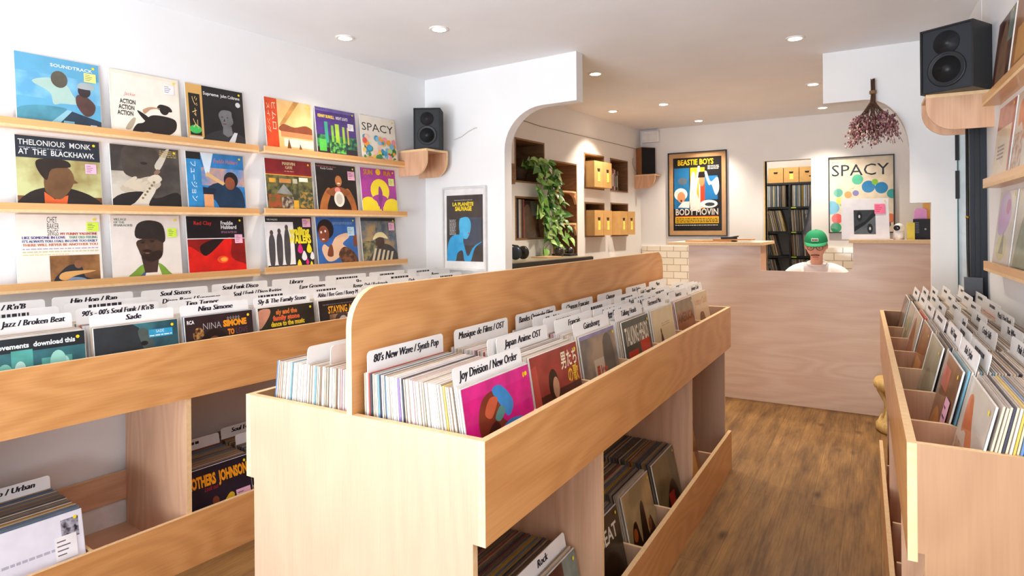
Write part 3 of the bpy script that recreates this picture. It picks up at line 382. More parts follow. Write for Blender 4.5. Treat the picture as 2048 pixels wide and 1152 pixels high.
 'wine': ([('R', 0, 0, 1, 1, B('#4A2420', '#7A5A4A', 5)), ('P', [(.2, 0), (.3, .7), (.6, .9), (.8, .3), (.7, 0)], '#8A6A52', 1), ('R', .7, .6, 1, 1, '#7A8A80')], None, 'brown and grey cover'),
 'blush': ([('R', 0, 0, 1, 1, '#E2CDAE'), ('R', 0, .7, 1, 1, '#B87A72'), ('P', [(.1, .5), (.4, .7), (.7, .56), (.6, .2)], '#D8C2A0', 1), ('R', .9, 0, 1, 1, '#B84A42'), ('L', .2, .3, .6, .5, 4, '#6A5A4E')], None, 'cream cover with a dusty red top'),
 'lilac': ([('R', 0, 0, 1, 1, '#CFC8BE'), ('P', [(.1, .5), (.15, .95), (.6, .98), (.8, .7), (.5, .45)], '#B79CC8', 1), ('E', .45, .28, .3, .17, '#C8C08A'), ('P', [(.3, .2), (.5, .5), (.6, .2)], '#8A8A72'), ('E', .6, .8, .12, .1, '#B04A8A')], None, 'pale cover with a lilac cloud and a yellow oval'),
 'moss': ([('R', 0, 0, 1, 1, '#B8B2A0'), ('P', [(.1, 0), (.3, .6), (.6, .8), (.9, .2), (.8, 0)], '#7A8268', 1), ('E', .5, .7, .15, .1, '#C8BC8A')], None, 'grey green cover'),
 'ember': ([('R', 0, 0, 1, 1, '#C8B8A2'), ('P', [(.0, .2), (.3, .9), (.6, .8), (.9, .3), (.5, 0)], '#A8684A', 1)], None, 'pale cover with a rust figure'),
 'lens': ([('R', 0, 0, 1, 1, '#E9EAF0'), ('R', .26, .12, .72, .72, '#3A4248'), ('P', [(.26, .18), (.72, .58), (.72, .12), (.26, .12)], '#5E686E'), ('P', [(.26, .3), (.5, .44), (.72, .72), (.72, .58), (.5, .36), (.26, .18)], '#1E2428'), ('E', .38, .56, .06, .12, '#20262A'), ('E', .60, .26, .06, .12, '#20262A'), ('E', .38, .56, .02, .04, '#C8D0D4'), ('E', .60, .26, .02, .04, '#C8D0D4')], ('h', .70, .62, .22, .24), 'white cover with a small grey abstract photograph'),
}
# ---------------------------------------------------------------- records
SL = .314
_sl = {}
def sleeve_mesh(key, face, spine, top, th=.0055, W=SL, H=SL):
    if key in _sl: return _sl[key]
    mb = MB(); a = W / 2; t = th / 2; e = t * .7
    # a closed spine on one side, a slightly pillowed body, the open top edge
    o = [(-a, 0), (a, 0), (a, H), (-a, H)]; i = [(-a + .012, .012), (a - .012, .012), (a - .012, H - .012), (-a + .012, H - .012)]
    F = [(p[0], -e, p[1]) for p in o]; Bk = [(p[0], e, p[1]) for p in o]; Fi = [(p[0], -t, p[1]) for p in i]; Bi = [(p[0], t, p[1]) for p in i]
    mb.add(Fi, [(0, 1, 2, 3)], face); mb.add(Bi, [(3, 2, 1, 0)], face)
    for k in range(4):
        j = (k + 1) % 4
        mb.add([F[k], F[j], Fi[j], Fi[k]], [(0, 1, 2, 3)], face); mb.add([Bk[j], Bk[k], Bi[k], Bi[j]], [(0, 1, 2, 3)], face)
        mb.add([F[j], F[k], Bk[k], Bk[j]], [(0, 1, 2, 3)], top if k == 2 else spine)
    _sl[key] = mb.mesh('record_sleeve'); return _sl[key]
SPINES = ['#F4EEE4', '#EFE3D0', '#F7F3EE', '#E9D6BC', '#DCC6A6', '#F2EDEA', '#C9B79C', '#8A7B6C', '#6FA7BC', '#D9A2B0', '#8C6FC0', '#3A3A4A', '#E0B34A', '#C0503A', '#F6F2F0', '#5C84B8', '#EADBCB', '#B7C7B6']
SPN = ['cream', 'buff', 'white', 'tan', 'sand coloured', 'off-white', 'taupe', 'brown grey', 'teal', 'pink', 'purple', 'dark', 'yellow', 'red', 'white', 'blue', 'pale beige', 'sage']
TOPS = ['#E9DDD0', '#D9C8B6', '#EFE8E0', '#CDB8A4', '#C4B7AC', '#E5DCD6', '#A99684', '#8A7868', '#9AB0B6', '#DDB4B0', '#B0A0C4', '#5A5660', '#E3C672', '#CC6A58', '#EDE6E2', '#8FA3BE', '#DCCBBA', '#BBC2B2']
DSP = ['#9C8A74', '#7E6C5A', '#B29E86', '#5E5650', '#C6B49C', '#6C5A4C', '#8C7A68', '#44444C', '#6E6A6A', '#944A3A', '#58708A', '#B08A3A']  # brown-grey sleeve tones carry the lower bins' shadow in their colour
DSN = ['brown', 'dark brown', 'sand coloured', 'charcoal', 'beige', 'umber', 'taupe', 'black', 'grey', 'rust red', 'slate blue', 'ochre']
LIGHTV = [sleeve_mesh(('l', i), flat(TOPS[i], .35, .2), flat(SPINES[i], .4, .2), flat(TOPS[i], .55)) for i in range(len(SPINES))]
DARKV = [sleeve_mesh(('d', i), flat(DSP[i], .4, .2), flat(DSP[i], .4, .2), flat(DSP[i], .6)) for i in range(len(DSP))]
IND = {'n': 0}
CAP = 300
REST = MB()
def face_out(fr, x, y, z, rz, tilt, key, label, group=None, S=SL):
    """a record whose front cover is seen; local -Y is the cover"""
    spec, note, desc = COVERS[key]
    o = bpy.data.objects.new('vinyl_record', sleeve_mesh('face', flat('#E9E4DC', .35, .3), flat('#EDE8E0', .4, .3), flat('#EDE6DA', .5)))
    COL.objects.link(o); o.location = fr(x, y, z); o.rotation_euler = (-tilt, 0, rz + fr.a)
    tag(o, label, 'record', group); IND['n'] += 1
    art(o, spec, SL - .004, SL - .004, -.0029, oz=.002)
    if note:
        c, nx, nz_, nw, nh = note; m = MB(); y0 = -.0055
        X0 = (nx - .5) * SL; Z0 = nz_ * SL
        m.box(X0, X0 + nw * SL, y0 - .0003, y0, Z0, Z0 + nh * SL, flat(NOTE[c], .6))
        for i in range(4): m.box(X0 + .1 * nw * SL, X0 + (.5 + .1 * (i % 3)) * nw * SL, y0 - .0005, y0 - .0003, Z0 + (.2 + .19 * i) * nh * SL, Z0 + (.25 + .19 * i) * nh * SL, flat('#6A5A6A' if c != 'h' else '#D0305A', .6))
        m.build('price_note', o)
    d = MB(); d.prism(arc(.42 * SL, .93 * SL, .006, 0, 340, 12), 'Y', -.0062, -.0060, flat('#F0D81E', .5)); d.build('grade_sticker', o)
    return o
def packed(fr, x, y, z, rz, tilt, var, dark, label, group, single):
    me = (DARKV if dark else LIGHTV)[var]
    if single and IND['n'] < CAP:
        IND['n'] += 1
        o = bpy.data.objects.new('vinyl_record', me); COL.objects.link(o); o.location = fr(x, y, z); o.rotation_euler = (-tilt, 0, rz + fr.a); o.scale = (1, 1, 1)
        tag(o, label, 'record', group); return o
    M = Matrix.Translation(fr(x, y, z)) @ Matrix.Rotation(rz + fr.a, 4, 'Z') @ Matrix.Rotation(-tilt, 4, 'X')
    vs = [tuple(v_.co) for v_ in me.vertices]; mats = list(me.materials)
    by = {}
    for p in me.polygons: by.setdefault(p.material_index, []).append(tuple(p.vertices))
    k = len(REST.v); REST.v += [tuple(M @ Vector(q)) for q in vs]
    for mi, fl in by.items():
        i = REST.m(mats[mi])
        for f in fl: REST.f.append(tuple(k + a for a in f)); REST.mi.append(i); REST.sm.append(False)
ORD = ['first', 'second', 'third', 'fourth', 'fifth', 'sixth', 'seventh', 'eighth', 'ninth', 'tenth']
def fill(fr, side, ymid, xf, xb, z, n, dark, where, single, tilt0=7, tilt1=1, seed=0, cards=()):
    """records packed from the front of a bin (xf) to its back (xb); side +1 faces +X; cards = (t, text, label, dy)"""
    rg = random.Random(seed * 13 + 5); rz = R(90) * side
    skip = {round(c[0] * (n - 1)): c for c in cards}
    for i in range(n):
        t = i / max(1, n - 1); x = xf + (xb - xf) * t; tl = R(tilt0 + (tilt1 - tilt0) * t)
        if i in skip:
            c = skip[i]; card(fr, x, ymid, z + (.055 * t if 60 <= seed < 80 else .012 * t), side, tl, c[1], c[2], c[3] if len(c) > 3 else 0); continue
        v_ = rg.choice(range(len(DSP))) if dark else (rg.choice([0, 1, 2, 3, 4, 5, 14, 16, 6] if seed < 60 else [1, 3, 4, 6, 7, 16, 4, 6, 11] if seed >= 100 else [0, 1, 2, 3, 5, 16]) if rg.random() < .74 else rg.randrange(len(SPINES)))
        nm = (DSN if dark else SPN)[v_]
        packed(fr, x, ymid + rg.uniform(-.003, .003), z + rg.uniform(0, .003), rz, tl, v_, dark,
               '%s-edged record packed upright %s' % (nm, where), '%s-edged records %s' % (nm, where), single)
# divider cards
_cm = {}
CW, CH = .312, .358
def card_mesh():
    if 'c' not in _cm:
        mb = MB(); r = .012
        pts = [(-CW / 2, 0), (CW / 2, 0)] + arc(CW / 2 - r, CH - r, r, 0, 90, 4) + arc(-CW / 2 + r, CH - r, r, 90, 180, 4)
        mb.prism(pts, 'Y', -.0008, .0008, CARD); _cm['c'] = mb.mesh('divider_card')
    return _cm['c']
def letter_mesh(text):
    if text not in _cm:
        mb = MB()
        if text.startswith('~'):
            rg = random.Random(text); x = -.06 - .02 * rg.random(); e = -x * rg.uniform(.6, 1)
            while x < e:
                w_ = rg.uniform(.006, .022); mb.add([(x, -.0011, CH - .026), (x + w_, -.0011, CH - .026), (x + w_, -.0011, CH - .014), (x, -.0011, CH - .014)], [(0, 1, 2, 3)], INK); x += w_ + .004
        else:
            vs, fs, asp = text_geo(text, .22, -.006, True)
            h = .021; wd = min(.27, h / asp); put_text(mb, text, 0, CH - .031, wd, INK, y=-.0011, h=h, shear=.22, bold=-.006, didone=True, center=True)
        _cm[text] = mb.mesh('card_lettering')
    return _cm[text]
def card(fr, x, y, z, side, tilt, text, label, dy=0, group=None):
    o = bpy.data.objects.new('divider_card', card_mesh()); COL.objects.link(o)
    o.location = fr(x, y + dy, z); o.rotation_euler = (-tilt, 0, R(90) * side + fr.a)
    tag(o, label, 'divider card', group)
    l = bpy.data.objects.new('card_lettering', letter_mesh(text)); COL.objects.link(l); l.parent = o
    return o

# ================================================================ THE SETTING
def slab(name, x0, x1, y0, y1, z0, z1, mat, fr=W0): return struct(name, MB().box(x0, x1, y0, y1, z0, z1, mat), rz=fr.a)
CZ = 2.49
slab('floor', -4.0, 1.4, -1.3, 9.5, -.08, 0, FLOOR)
slab('ceiling', -4.0, 1.4, -1.3, 9.5, CZ, CZ + .1, CEIL)
slab('wall_left', -3.25, -3.15, -1.3, 3.39, 0, CZ, WALL, LW)
slab('wall_right', .535, .635, -1.3, 3.66, 0, CZ, WALL, RW)
slab('wall_right_lintel', .535, .635, 3.66, 4.50, 1.99, CZ, WALL, RW)
slab('wall_right_rear', .85, .95, 3.66, 6.9, 0, CZ, WALL)
slab('wall_right_return', .43, .95, 3.70, 3.76, 0, CZ, WALL)
m = MB(); pts = [(-3.25, 0), (-2.43, 0)] + [(-2.13 + .30 * math.cos(R(a)), 1.915 + .27 * math.sin(R(a))) for a in range(180, 89, -9)] + [(-1.876, 2.185), (-1.876, CZ), (-3.25, CZ)]
m.prism(pts, 'Y', 3.39, 3.47, WALL); struct('wall_partition_left', m, rz=LW.a)
m = MB(); pts = [(-.30, 2.17)] + [(-.067 + .23 * math.cos(R(a)), 1.83 + .34 * math.sin(R(a))) for a in range(90, -1, -9)] + [(.163, 1.524), (.268, 1.524), (.268, 0), (.86, 0), (.86, CZ), (-.30, CZ)]
m.prism(pts, 'Y', 4.42, 4.50, WALL); struct('wall_partition_right', m)
def wall_holes(mb, c0, c1, lo, hi, holes, mat, ax):
    """wall slab with rectangular holes; holes = (a0,a1,z0,z1) along the wall"""
    cuts = sorted({lo, hi} | {h[0] for h in holes} | {h[1] for h in holes})
    for a, b_ in zip(cuts, cuts[1:]):
        hs = sorted([(h[2], h[3]) for h in holes if h[0] <= a + 1e-6 and h[1] >= b_ - 1e-6]); z = 0
        for z0, z1 in hs + [(CZ, CZ)]:
            if z0 > z:
                if ax == 'X': mb.box(c0, c1, a, b_, z, z0, mat)
                else: mb.box(a, b_, c0, c1, z, z0, mat)
            z = z1
NICHES = [(4.10, 4.55, 1.765, 2.125), (4.10, 4.55, 1.297, 1.652), (4.68, 5.12, .90, 1.99), (5.27, 5.69, 1.768, 2.115), (5.27, 5.69, 1.30, 1.64), (5.83, 6.26, 1.768, 2.112), (5.83, 6.26, 1.30, 1.65)]
m = MB(); wall_holes(m, -2.94, -2.84, 3.47, 6.75, NICHES, WALL, 'X'); struct('wall_alcove', m, rz=LW.a)
m = MB(); wall_holes(m, 6.81, 6.91, -2.9, .95, [(-1.0, -.574, 0, 2.06)], WALL, 'Y'); struct('wall_back', m)
m = MB(); m.box(-2.31, -1.0, 6.795, 6.81, 0, 1.18, TILE); m.box(-.574, .85, 6.795, 6.81, 0, 1.18, TILE); struct('trim_1', m)
m = MB(); m.box(-1.012, -1.0, 6.80, 6.93, 0, 2.06, flat('#D9BC7C', .6)); struct('trim_2', m)
slab('wall_storeroom_back', -1.7, .1, 9.25, 9.35, 0, CZ, WALL); slab('wall_storeroom_left', -1.7, -1.6, 6.91, 9.3, 0, CZ, WALL); slab('wall_storeroom_right', -.1, 0, 6.91, 9.3, 0, CZ, WALL)
# shop front: big window and glazed door behind the camera
m = MB(); wall_holes(m, -1.10, -1.0, -3.9, 1.2, [(-3.0, .35, .25, 2.38)], WALL, 'Y'); struct('wall_front', m)
m = MB()
for x0, x1, z0, z1 in ((-3.0, .35, .25, .31), (-3.0, .35, 2.32, 2.38), (-3.0, -2.94, .31, 2.32), (.29, .35, .31, 2.32), (-1.1, -1.04, .31, 2.32)): m.box(x0, x1, -1.08, -1.02, z0, z1, flat('#2C3036', .5))
wf = struct('window_1', m); MB().box(-2.94, .29, -1.055, -1.05, .31, 2.32, GLASS).build('window_pane', wf)
slab('baseboard_left', -3.15, -3.132, -1.0, 3.39, 0, .15, TRIMW, LW)
# ceiling downlights
def downlight(x, y, lab, e=1.0):
    t = thing('ceiling_downlight', lab, 'ceiling light', (x, y, CZ))
    m = MB(); p = [(.036, -.001), (.036, -.006), (.050, -.008), (.054, -.002), (.054, 0)]; m.lathe([(.054, 0), (.054, -.003), (.05, -.007), (.037, -.006), (.037, -.0035)], flat('#E8E4DE', .3), 24); m.build('trim_ring', t)
    MB().lathe([(.036, -.0062), (.030, -.0068), (.001, -.0072)], glow('lit_lens', (1.0, .82, .58, 1), 14), 20).build('lamp_lens', t)
    l = bpy.data.lights.new('downlight_beam', 'SPOT'); l.energy = SPOT_W * e; l.color = SPOT_COL; l.spot_size = R(105); l.spot_blend = .75; l.shadow_soft_size = .03
    o = bpy.data.objects.new('downlight_beam', l); COL.objects.link(o); o.parent = t; o.location = (0, 0, -.015)
LIGHTS = [(-2.62, 2.57, 'round recessed downlight nearest the left wall above the wall records'), (-2.07, 2.73, 'round recessed downlight to the right of the one over the left wall'), (-.413, 3.965, 'round recessed downlight in the front ceiling near the right speaker'),
 (-1.73, 4.11, 'round recessed downlight just past the end of the left hanging beam'), (-.43, 5.32, 'round recessed downlight left of the hanging dried bouquet'), (-1.645, 5.454, 'round recessed downlight in the middle of the rear ceiling'), (-2.15, 5.52, 'round recessed downlight by the alcove wall above the cardboard boxes'),
 (-.44, 6.42, 'round recessed downlight close to the back wall above the framed dot poster'), (-1.593, 6.50, 'round recessed downlight close to the back wall above the framed film-style poster')]
for x, y, lab in LIGHTS: downlight(x, y, lab, 0.45 if y < 3 else 1.3)
for x, y, q in ((-2.66, 1.1, 'above the near end of the left rack'), (-1.5, 1.4, 'above the near end of the middle rack'), (-.2, 1.7, 'above the near end of the right rack'), (-2.5, -.2, 'by the shop window, left side'), (-1.2, 0.0, 'by the shop window, in the middle'), (-.3, .4, 'by the shop window, right side')): downlight(x, y, 'added unseen downlight in the front ceiling ' + q, 0.12 if x < -2.4 else 0.22)  # out-of-view downlights added to light the front of the shop
# storeroom lamp
t = thing('ceiling_bulb', 'small bright lamp on the storeroom ceiling beyond the doorway', 'ceiling light', (-1.16, 8.3, CZ)); MB().lathe([(.05, 0), (.05, -.03), (.02, -.04)], flat('#DDDDDD', .4)).build('lamp_base', t); MB().ball((0, 0, -.075), .04, glow('lit_bulb', (1, .93, .82, 1), 12)).build('bulb', t)
l = bpy.data.lights.new('bulb_light', 'POINT'); l.energy = 14; l.color = (1, .9, .76); l.shadow_soft_size = .05; o = bpy.data.objects.new('bulb_light', l); COL.objects.link(o); o.parent = t; o.location = (0, 0, -.16)

# ================================================================ RACKS
def front_board(m_, x0, x1, y0, y1, z0, z1, wd=None): m_.box(x0, x1, y0, y1, z0, z1, wd or BIRCH_Y, PLYEDGE); return m_
# ---- island
P0 = 1.12; PITCH = .3686; PE = P0 + 7 * PITCH
isl = thing('record_rack', 'birch plywood double-sided record rack in the middle with a tall central board', 'record rack', (0, 0, 0))
isl.location = (-1.137, 2.41, 0); 
def ib(name, mb): o = mb.build(name, isl, (1.137, -2.41, 0)); return o
for x0, x1 in ((-.753, -.735), (-1.537, -1.519)):
    ib('front_panel', front_board(MB(), x0, x1, P0, PE, .70, .93)); ib('kick_panel', front_board(MB(), x0, x1, P0 + .02, PE, .0, .22))
for y in (P0, PE - .018):
    ib('end_panel', MB().prism([(-1.519, .93), (-1.519, .70), (-1.505, .70), (-1.505, 0), (-.768, 0), (-.768, .70), (-.753, .70), (-.753, .93)], 'Y', y, y + .018, BIRCH_X, PLYEDGE))
r = .10; pts = [(P0, .10), (PE, .10)] + arc(PE - r, 1.243 - r, r, 0, 90) + arc(P0 + r, 1.243 - r, r, 90, 180)
pts = [(P0 + .018, .10), (PE - .018, .10), (PE - .018, .93), (PE, .93)] + arc(PE - r, 1.243 - r, r, 0, 90) + arc(P0 + r, 1.243 - r, r, 90, 180) + [(P0, .93), (P0 + .018, .93)]
ib('centre_panel', MB().prism(pts, 'X', -1.146, -1.128, BIRCH_Y, PLYEDGE))
for x0, x1 in ((-1.128, -.753), (-1.519, -1.146)):
    ib('bin_floor', front_board(MB(), x0, x1, P0 + .018, PE - .018, .70, .715, OKOU_Y)); ib('lower_floor', front_board(MB(), x0, x1, P0 + .018, PE - .018, .03, .045, OKOU_Y))
    s_ = 1 if x0 > -1.2 else -1
    for k in range(1, 7):
        y = P0 + k * PITCH
        ib('bin_divider', MB().box(x0, x1, y - .006, y + .006, .715, .895, OKOU_Z, PLYEDGE))
        if k in (2, 5): ib('upright', MB().box(x0 if s_ > 0 else x0 + .015, x1 - .015 if s_ > 0 else x1, y - .009, y + .009, .045, .70, OKOU_Z, PLYEDGE))
        else: ib('lower_divider', MB().box(x0, x1, y - .006, y + .006, .045, .20, OKOU_Z, PLYEDGE))
YM = [P0 + (k + .5) * PITCH for k in range(7)]
BZ = .7155
front = [('pink', -.772, 'magenta record with a blue and brown bust, nearest front sleeve of the middle rack'), ('ramen', -.80, 'dark red record with Japanese brush letters, second front sleeve of the middle rack'), ('beige', -.815, 'faded beige street-scene record, third front sleeve of the middle rack'),
 ('heads', -.805, 'dark green record with pale capitals over red blocks, fourth front sleeve, middle rack'), ('fleet', -.81, 'cream record with a tall dark figure, fifth front sleeve of the middle rack'), ('america', -.81, 'reddish brown record with wide capitals, sixth front sleeve of the middle rack'), ('cash', -.82, 'pale tan record with a brown arch shape, farthest front sleeve of the middle rack')]
TXT = [[(.02, 'Joy Division / New Order', 'white divider card standing behind the magenta sleeve'), (.96, "80's New Wave / Synth Pop", "white divider card reading 80's New Wave / Synth Pop against the central board")],
 [(.30, 'Japan Anime OST', 'white divider card reading Japan Anime OST above the dark red sleeve', -.02), (.36, '~a', 'blank-topped white card just behind the Japan Anime OST card', -.05), (.96, 'Musique de Films / OST', 'white divider card reading Musique de Films / OST against the central board')],
 [(.02, 'Gainsbourg', 'white divider card standing behind the faded beige street sleeve'), (.32, 'Français', 'white divider card reading Français in the third aisle-side bin'), (.5, '~b', 'white divider card behind the Français card'), (.66, 'Film Noir', 'white divider card two behind the Français card'), (.96, 'Bandes Originales Films', 'third white card along the central board')]]
TXT += [[(.05, 'Talking Heads', 'white divider card right behind the red block sleeve'), (.18, 'Iggy Pop / Stooges', 'second white card behind the red block sleeve', -.03), (.3, 'Punk Rock', 'third white card behind the red block sleeve', -.05), (.6, '~c', 'fourth white card behind the red block sleeve'), (.96, 'Chanson Française', 'fourth white card along the central board')],
 [(.06, 'Fleetwood Mac', 'white divider card right behind the cream dark-figure sleeve'), (.22, 'Folk Music / Psyché', 'second white card behind the cream dark-figure sleeve'), (.4, 'Rock / Indé / New', 'third white card behind the cream dark-figure sleeve'), (.62, '~d', 'fourth white card behind the cream dark-figure sleeve'), (.96, 'Chanson', 'fifth white card along the central board')],
 [(.05, 'America', 'white divider card right behind the reddish brown sleeve'), (.2, '~e', 'second white card behind the reddish brown sleeve'), (.42, '~f', 'third white card behind the reddish brown sleeve'), (.7, 'Folk Country Blues', 'fourth white card behind the reddish brown sleeve'), (.96, 'Bob Dylan', 'sixth white card along the central board')],
 [(.05, 'Johnny Cash', 'white divider card right behind the pale tan arch sleeve'), (.13, '~g', 'second white card behind the pale tan arch sleeve'), (.22, '~h', 'third white card behind the pale tan arch sleeve'), (.4, '~i', 'fourth white card behind the pale tan arch sleeve'), (.96, 'Blues', 'last white card along the central board')]]
for k, (key, x, lab) in enumerate(front):
    face_out(W0, x, YM[k], BZ, R(90), R(9), key, lab)
    n = 50 if k == 0 else 46
    fill(W0, 1, YM[k], x - .009, -1.108, BZ, n, False, 'in the %s bin of the middle rack\'s aisle side' % ORD[k], k < 2, 9, 1, k, [(t_[0], t_[1], t_[2], t_[3] if len(t_) > 3 else 0) for t_ in TXT[k]])
LC = [(.42, .62), (.3, .6), (.5,), (.4, .8), (.3,), (.6,), (.5,)]
for k in range(7):
    fill(W0, -1, YM[k], -1.475 + (.0 if k == 0 else .03), -1.166, BZ, 46, False, 'in the %s bin of the middle rack\'s far side' % ORD[k], k == 0, 7, 1, 20 + k,
         [(c, '~L%d%d' % (k, j), 'white divider card ' + ('seen from behind, %s in the middle rack\'s %s far-side bin' % (ORD[j], ORD[k])), .03 * j) for j, c in enumerate(LC[k])])
# lower bins of the island, aisle side
LOWF = {2: ('beat', 'brown record with white capitals, nearest front sleeve low in the middle rack'), 3: ('people', 'tan record crowded with dark figures low in the middle rack'), 4: ('khaki', 'khaki record with a dark red shape low in the middle rack'), 1: ('wine', 'brown and grey record low in the nearest bay of the middle rack'), 5: ('rust', 'rust coloured record low in the farthest bay of the middle rack')}
for k in range(7):
    key = LOWF.get(k)
    if key: face_out(W0, -.795, YM[k], .046, R(90), R(12), key[0], key[1])
    if k in (0, 1, 2, 3, 4, 5):
        cs = []
        if k == 1: cs = [(.04, 'Rock', 'white divider card low in the nearest bay of the middle rack, behind the front sleeve')]
        if k == 0: cs = [(.60, 'Hardcore', 'white divider card reading Hardcore low in the nearest bay of the middle rack')]
        if k == 4: cs = [(.93, '~J', 'white divider card at the back of the middle lower bay')]
        fill(W0, 1, YM[k], -.808, -1.10, .046, 40, True, 'in the shaded %s lower bin of the middle rack' % ORD[k], k in (2, 3, 4), 12, 8, 40 + k, cs)
# ---- left rack
XL = -2.56; Y0 = -.37; LP = .34; NB = 11
lr = thing('record_rack', 'long birch plywood record rack standing along the left wall', 'record rack', LW(-2.83, 1.5, 0), LW.a)
def lb(name, mb): return mb.build(name, lr, (2.83, -1.5, 0))
YE = Y0 + NB * LP
lb('front_panel', front_board(MB(), XL - .018, XL, Y0, YE, .70, .93)); lb('kick_panel', front_board(MB(), XL - .018, XL, Y0, YE, 0, .22))
for y in (Y0, YE - .018): lb('end_panel', MB().box(-3.13, XL - .018, y, y + .018, 0, .93, BIRCH_X, PLYEDGE))
lb('bin_floor', front_board(MB(), -3.13, XL - .018, Y0 + .018, YE - .018, .70, .715, OKOU_Y)); lb('back_panel', front_board(MB(), -3.13, -3.115, Y0 + .018, YE - .018, .715, .93, OKOU_Y))
lb('back_rail', front_board(MB(), -3.13, -3.115, Y0 + .018, YE - .018, .157, .286, OKOU_Y)); lb('lower_floor', front_board(MB(), -3.13, XL - .018, Y0 + .018, YE - .018, .03, .045, OKOU_Y))
for k in range(1, NB):
    y = Y0 + k * LP
    lb('bin_divider', MB().box(-3.115, XL - .018, y - .006, y + .006, .715, .895, OKOU_Z, PLYEDGE))
    if k in (2, 5, 8): lb('upright', MB().box(-3.115, XL - .010, y - .010, y + .010, .045, .70, OKOU_Z, PLYEDGE))
    else: lb('lower_divider', MB().box(-3.115, XL - .018, y - .006, y + .006, .045, .20, OKOU_Z, PLYEDGE))
LM = [Y0 + (k + .5) * LP for k in range(NB)]
LF = {3: ('teal', 'teal cartoon record with loudspeakers, nearest front sleeve of the left rack'), 4: ('sade', 'dark teal record with a small bright blue tag in the left rack'), 5: ('nina', 'dark record with orange and white capitals in the left rack'), 6: ('sly', 'olive black record with orange and yellow letters in the left rack'), 7: ('stayin', 'black record with yellow title in the left rack, beside the central board'), 2: ('moss', 'grey green record beyond the left frame edge in the left rack')}
LT = {2: [(.1, '~m1'), (.4, '~m2'), (.7, '~m3')], 3: [(.22, 'Future Jazz / Broken Beat'), (.5, '~m6'), (.82, 'Nu Soul / R\'n\'B')], 4: [(.03, 'Sade'), (.30, "90's - 00's Soul Funk / R'n'B"), (.55, '~m7'), (.85, 'Hip Hop / Rap')],
 5: [(.03, 'Nina Simone'), (.28, 'Tina Turner'), (.48, 'Diana Ross / Supremes'), (.82, 'Soul Sisters')], 6: [(.03, 'Sly & The Family Stone'), (.25, '~m9'), (.50, 'Soul / Funk / Disco Rarities'), (.85, 'Soul Funk Disco')],
 7: [(.03, 'Abba / Bee Gees / Boney M'), (.25, '~n2'), (.52, 'Easy Grooves'), (.85, 'Library')], 8: [(.1, 'Bob Marley'), (.3, 'Reggae, Dub / Rocksteady'), (.55, 'Ska'), (.8, '~n4')], 9: [(.1, 'Jazz / Brazilian'), (.3, 'Dub'), (.55, '~n5'), (.8, '~n6')], 10: [(.1, 'Latin'), (.3, '~n7'), (.55, 'Bossa'), (.8, '~n8')]}
def where_left(k): return 'the %s visible bin of the left rack' % ORD[k - 2]
for k in range(2, NB):
    if k in LF: face_out(LW, XL - .03, LM[k], BZ, R(90), R(8), LF[k][0], LF[k][1])
    cs = [(t_, tx, ('white divider card reading %s in the left rack' % tx if (tx in ('Future Jazz / Broken Beat', 'Hip Hop / Rap', "90's - 00's Soul Funk / R'n'B", 'Soul Sisters', 'Soul / Funk / Disco Rarities', 'Soul Funk Disco', 'Library', 'Easy Grooves')) else 'white divider card, %s from the front in %s' % (ORD[j], where_left(k)))) for j, (t_, tx) in enumerate(LT.get(k, []))]
    fill(LW, 1, LM[k], XL - .042, -3.085, BZ, 66, False, 'in ' + where_left(k), False, 8, 1, 60 + k, cs)
def low_left(k, key, lab, cards, single, xf=-2.60):
    face_out(LW, xf, LM[k], .046, R(90), R(14), key, lab)
    fill(LW, 1, LM[k], xf - .013, -3.03, .046, 56, True, 'shaded low in left rack, %s' % ('left bay' if k == 3 else 'bin behind the black orange-lettered sleeve' if k == 5 else 'bin beside the middle rack'), single, 14, 6, 80 + k, cards)
low_left(3, 'gig', 'white and lilac record low at the left edge of the left rack', [(.75, 'Hip Hop / Urban', 'white divider card reading Urban low at the left edge of the left rack')], True)
low_left(5, 'brothers', 'black record with orange capitals and yellow dancer low in the left rack', [(.6, '~q1', 'white divider card behind the black orange-lettered sleeve')], True)
low_left(6, 'rust', 'rust record low in the left rack, beside the middle rack', [(.35, 'Erotic', 'white divider card low beside the middle rack, front one'), (.7, 'Soul Funk Disco', 'white divider card reading Soul Funk Disco low in the left rack')], False)
# ---- right rack
RX = .078; RY0 = 1.555; RP = .339; RN = 7; RYE = RY0 + RP * RN; RB = .492
rr_ = thing('record_rack', 'birch plywood record rack standing along the right wall', 'record rack', RU(.28, 2.7, 0), RU.a)
def rb(name, mb): return mb.build(name, rr_, (-.28, -2.7, 0))
rb('front_panel', front_board(MB(), RX, RX + .018, RY0, RYE, .68, .93)); rb('kick_panel', front_board(MB(), RX - .008, RX + .008, RY0 + .02, RYE, 0, .22))
for y in (RY0, RYE - .018): rb('end_panel', MB().prism([(RX + .018, .93), (RX + .018, .70), (RX + .03, .70), (RX + .03, 0), (RB, 0), (RB, .93)], 'Y', y, y + .018, RIGHT_END, PLYEDGE))
rb('bin_floor', front_board(MB(), RX + .018, RB, RY0 + .018, RYE - .018, .70, .715, OKOU_Y)); rb('lower_floor', front_board(MB(), RX + .018, RB, RY0 + .018, RYE - .018, .03, .045, OKOU_Y)); rb('back_panel', front_board(MB(), RB - .012, RB, RY0 + .018, RYE - .018, .045, .93, OKOU_Y))
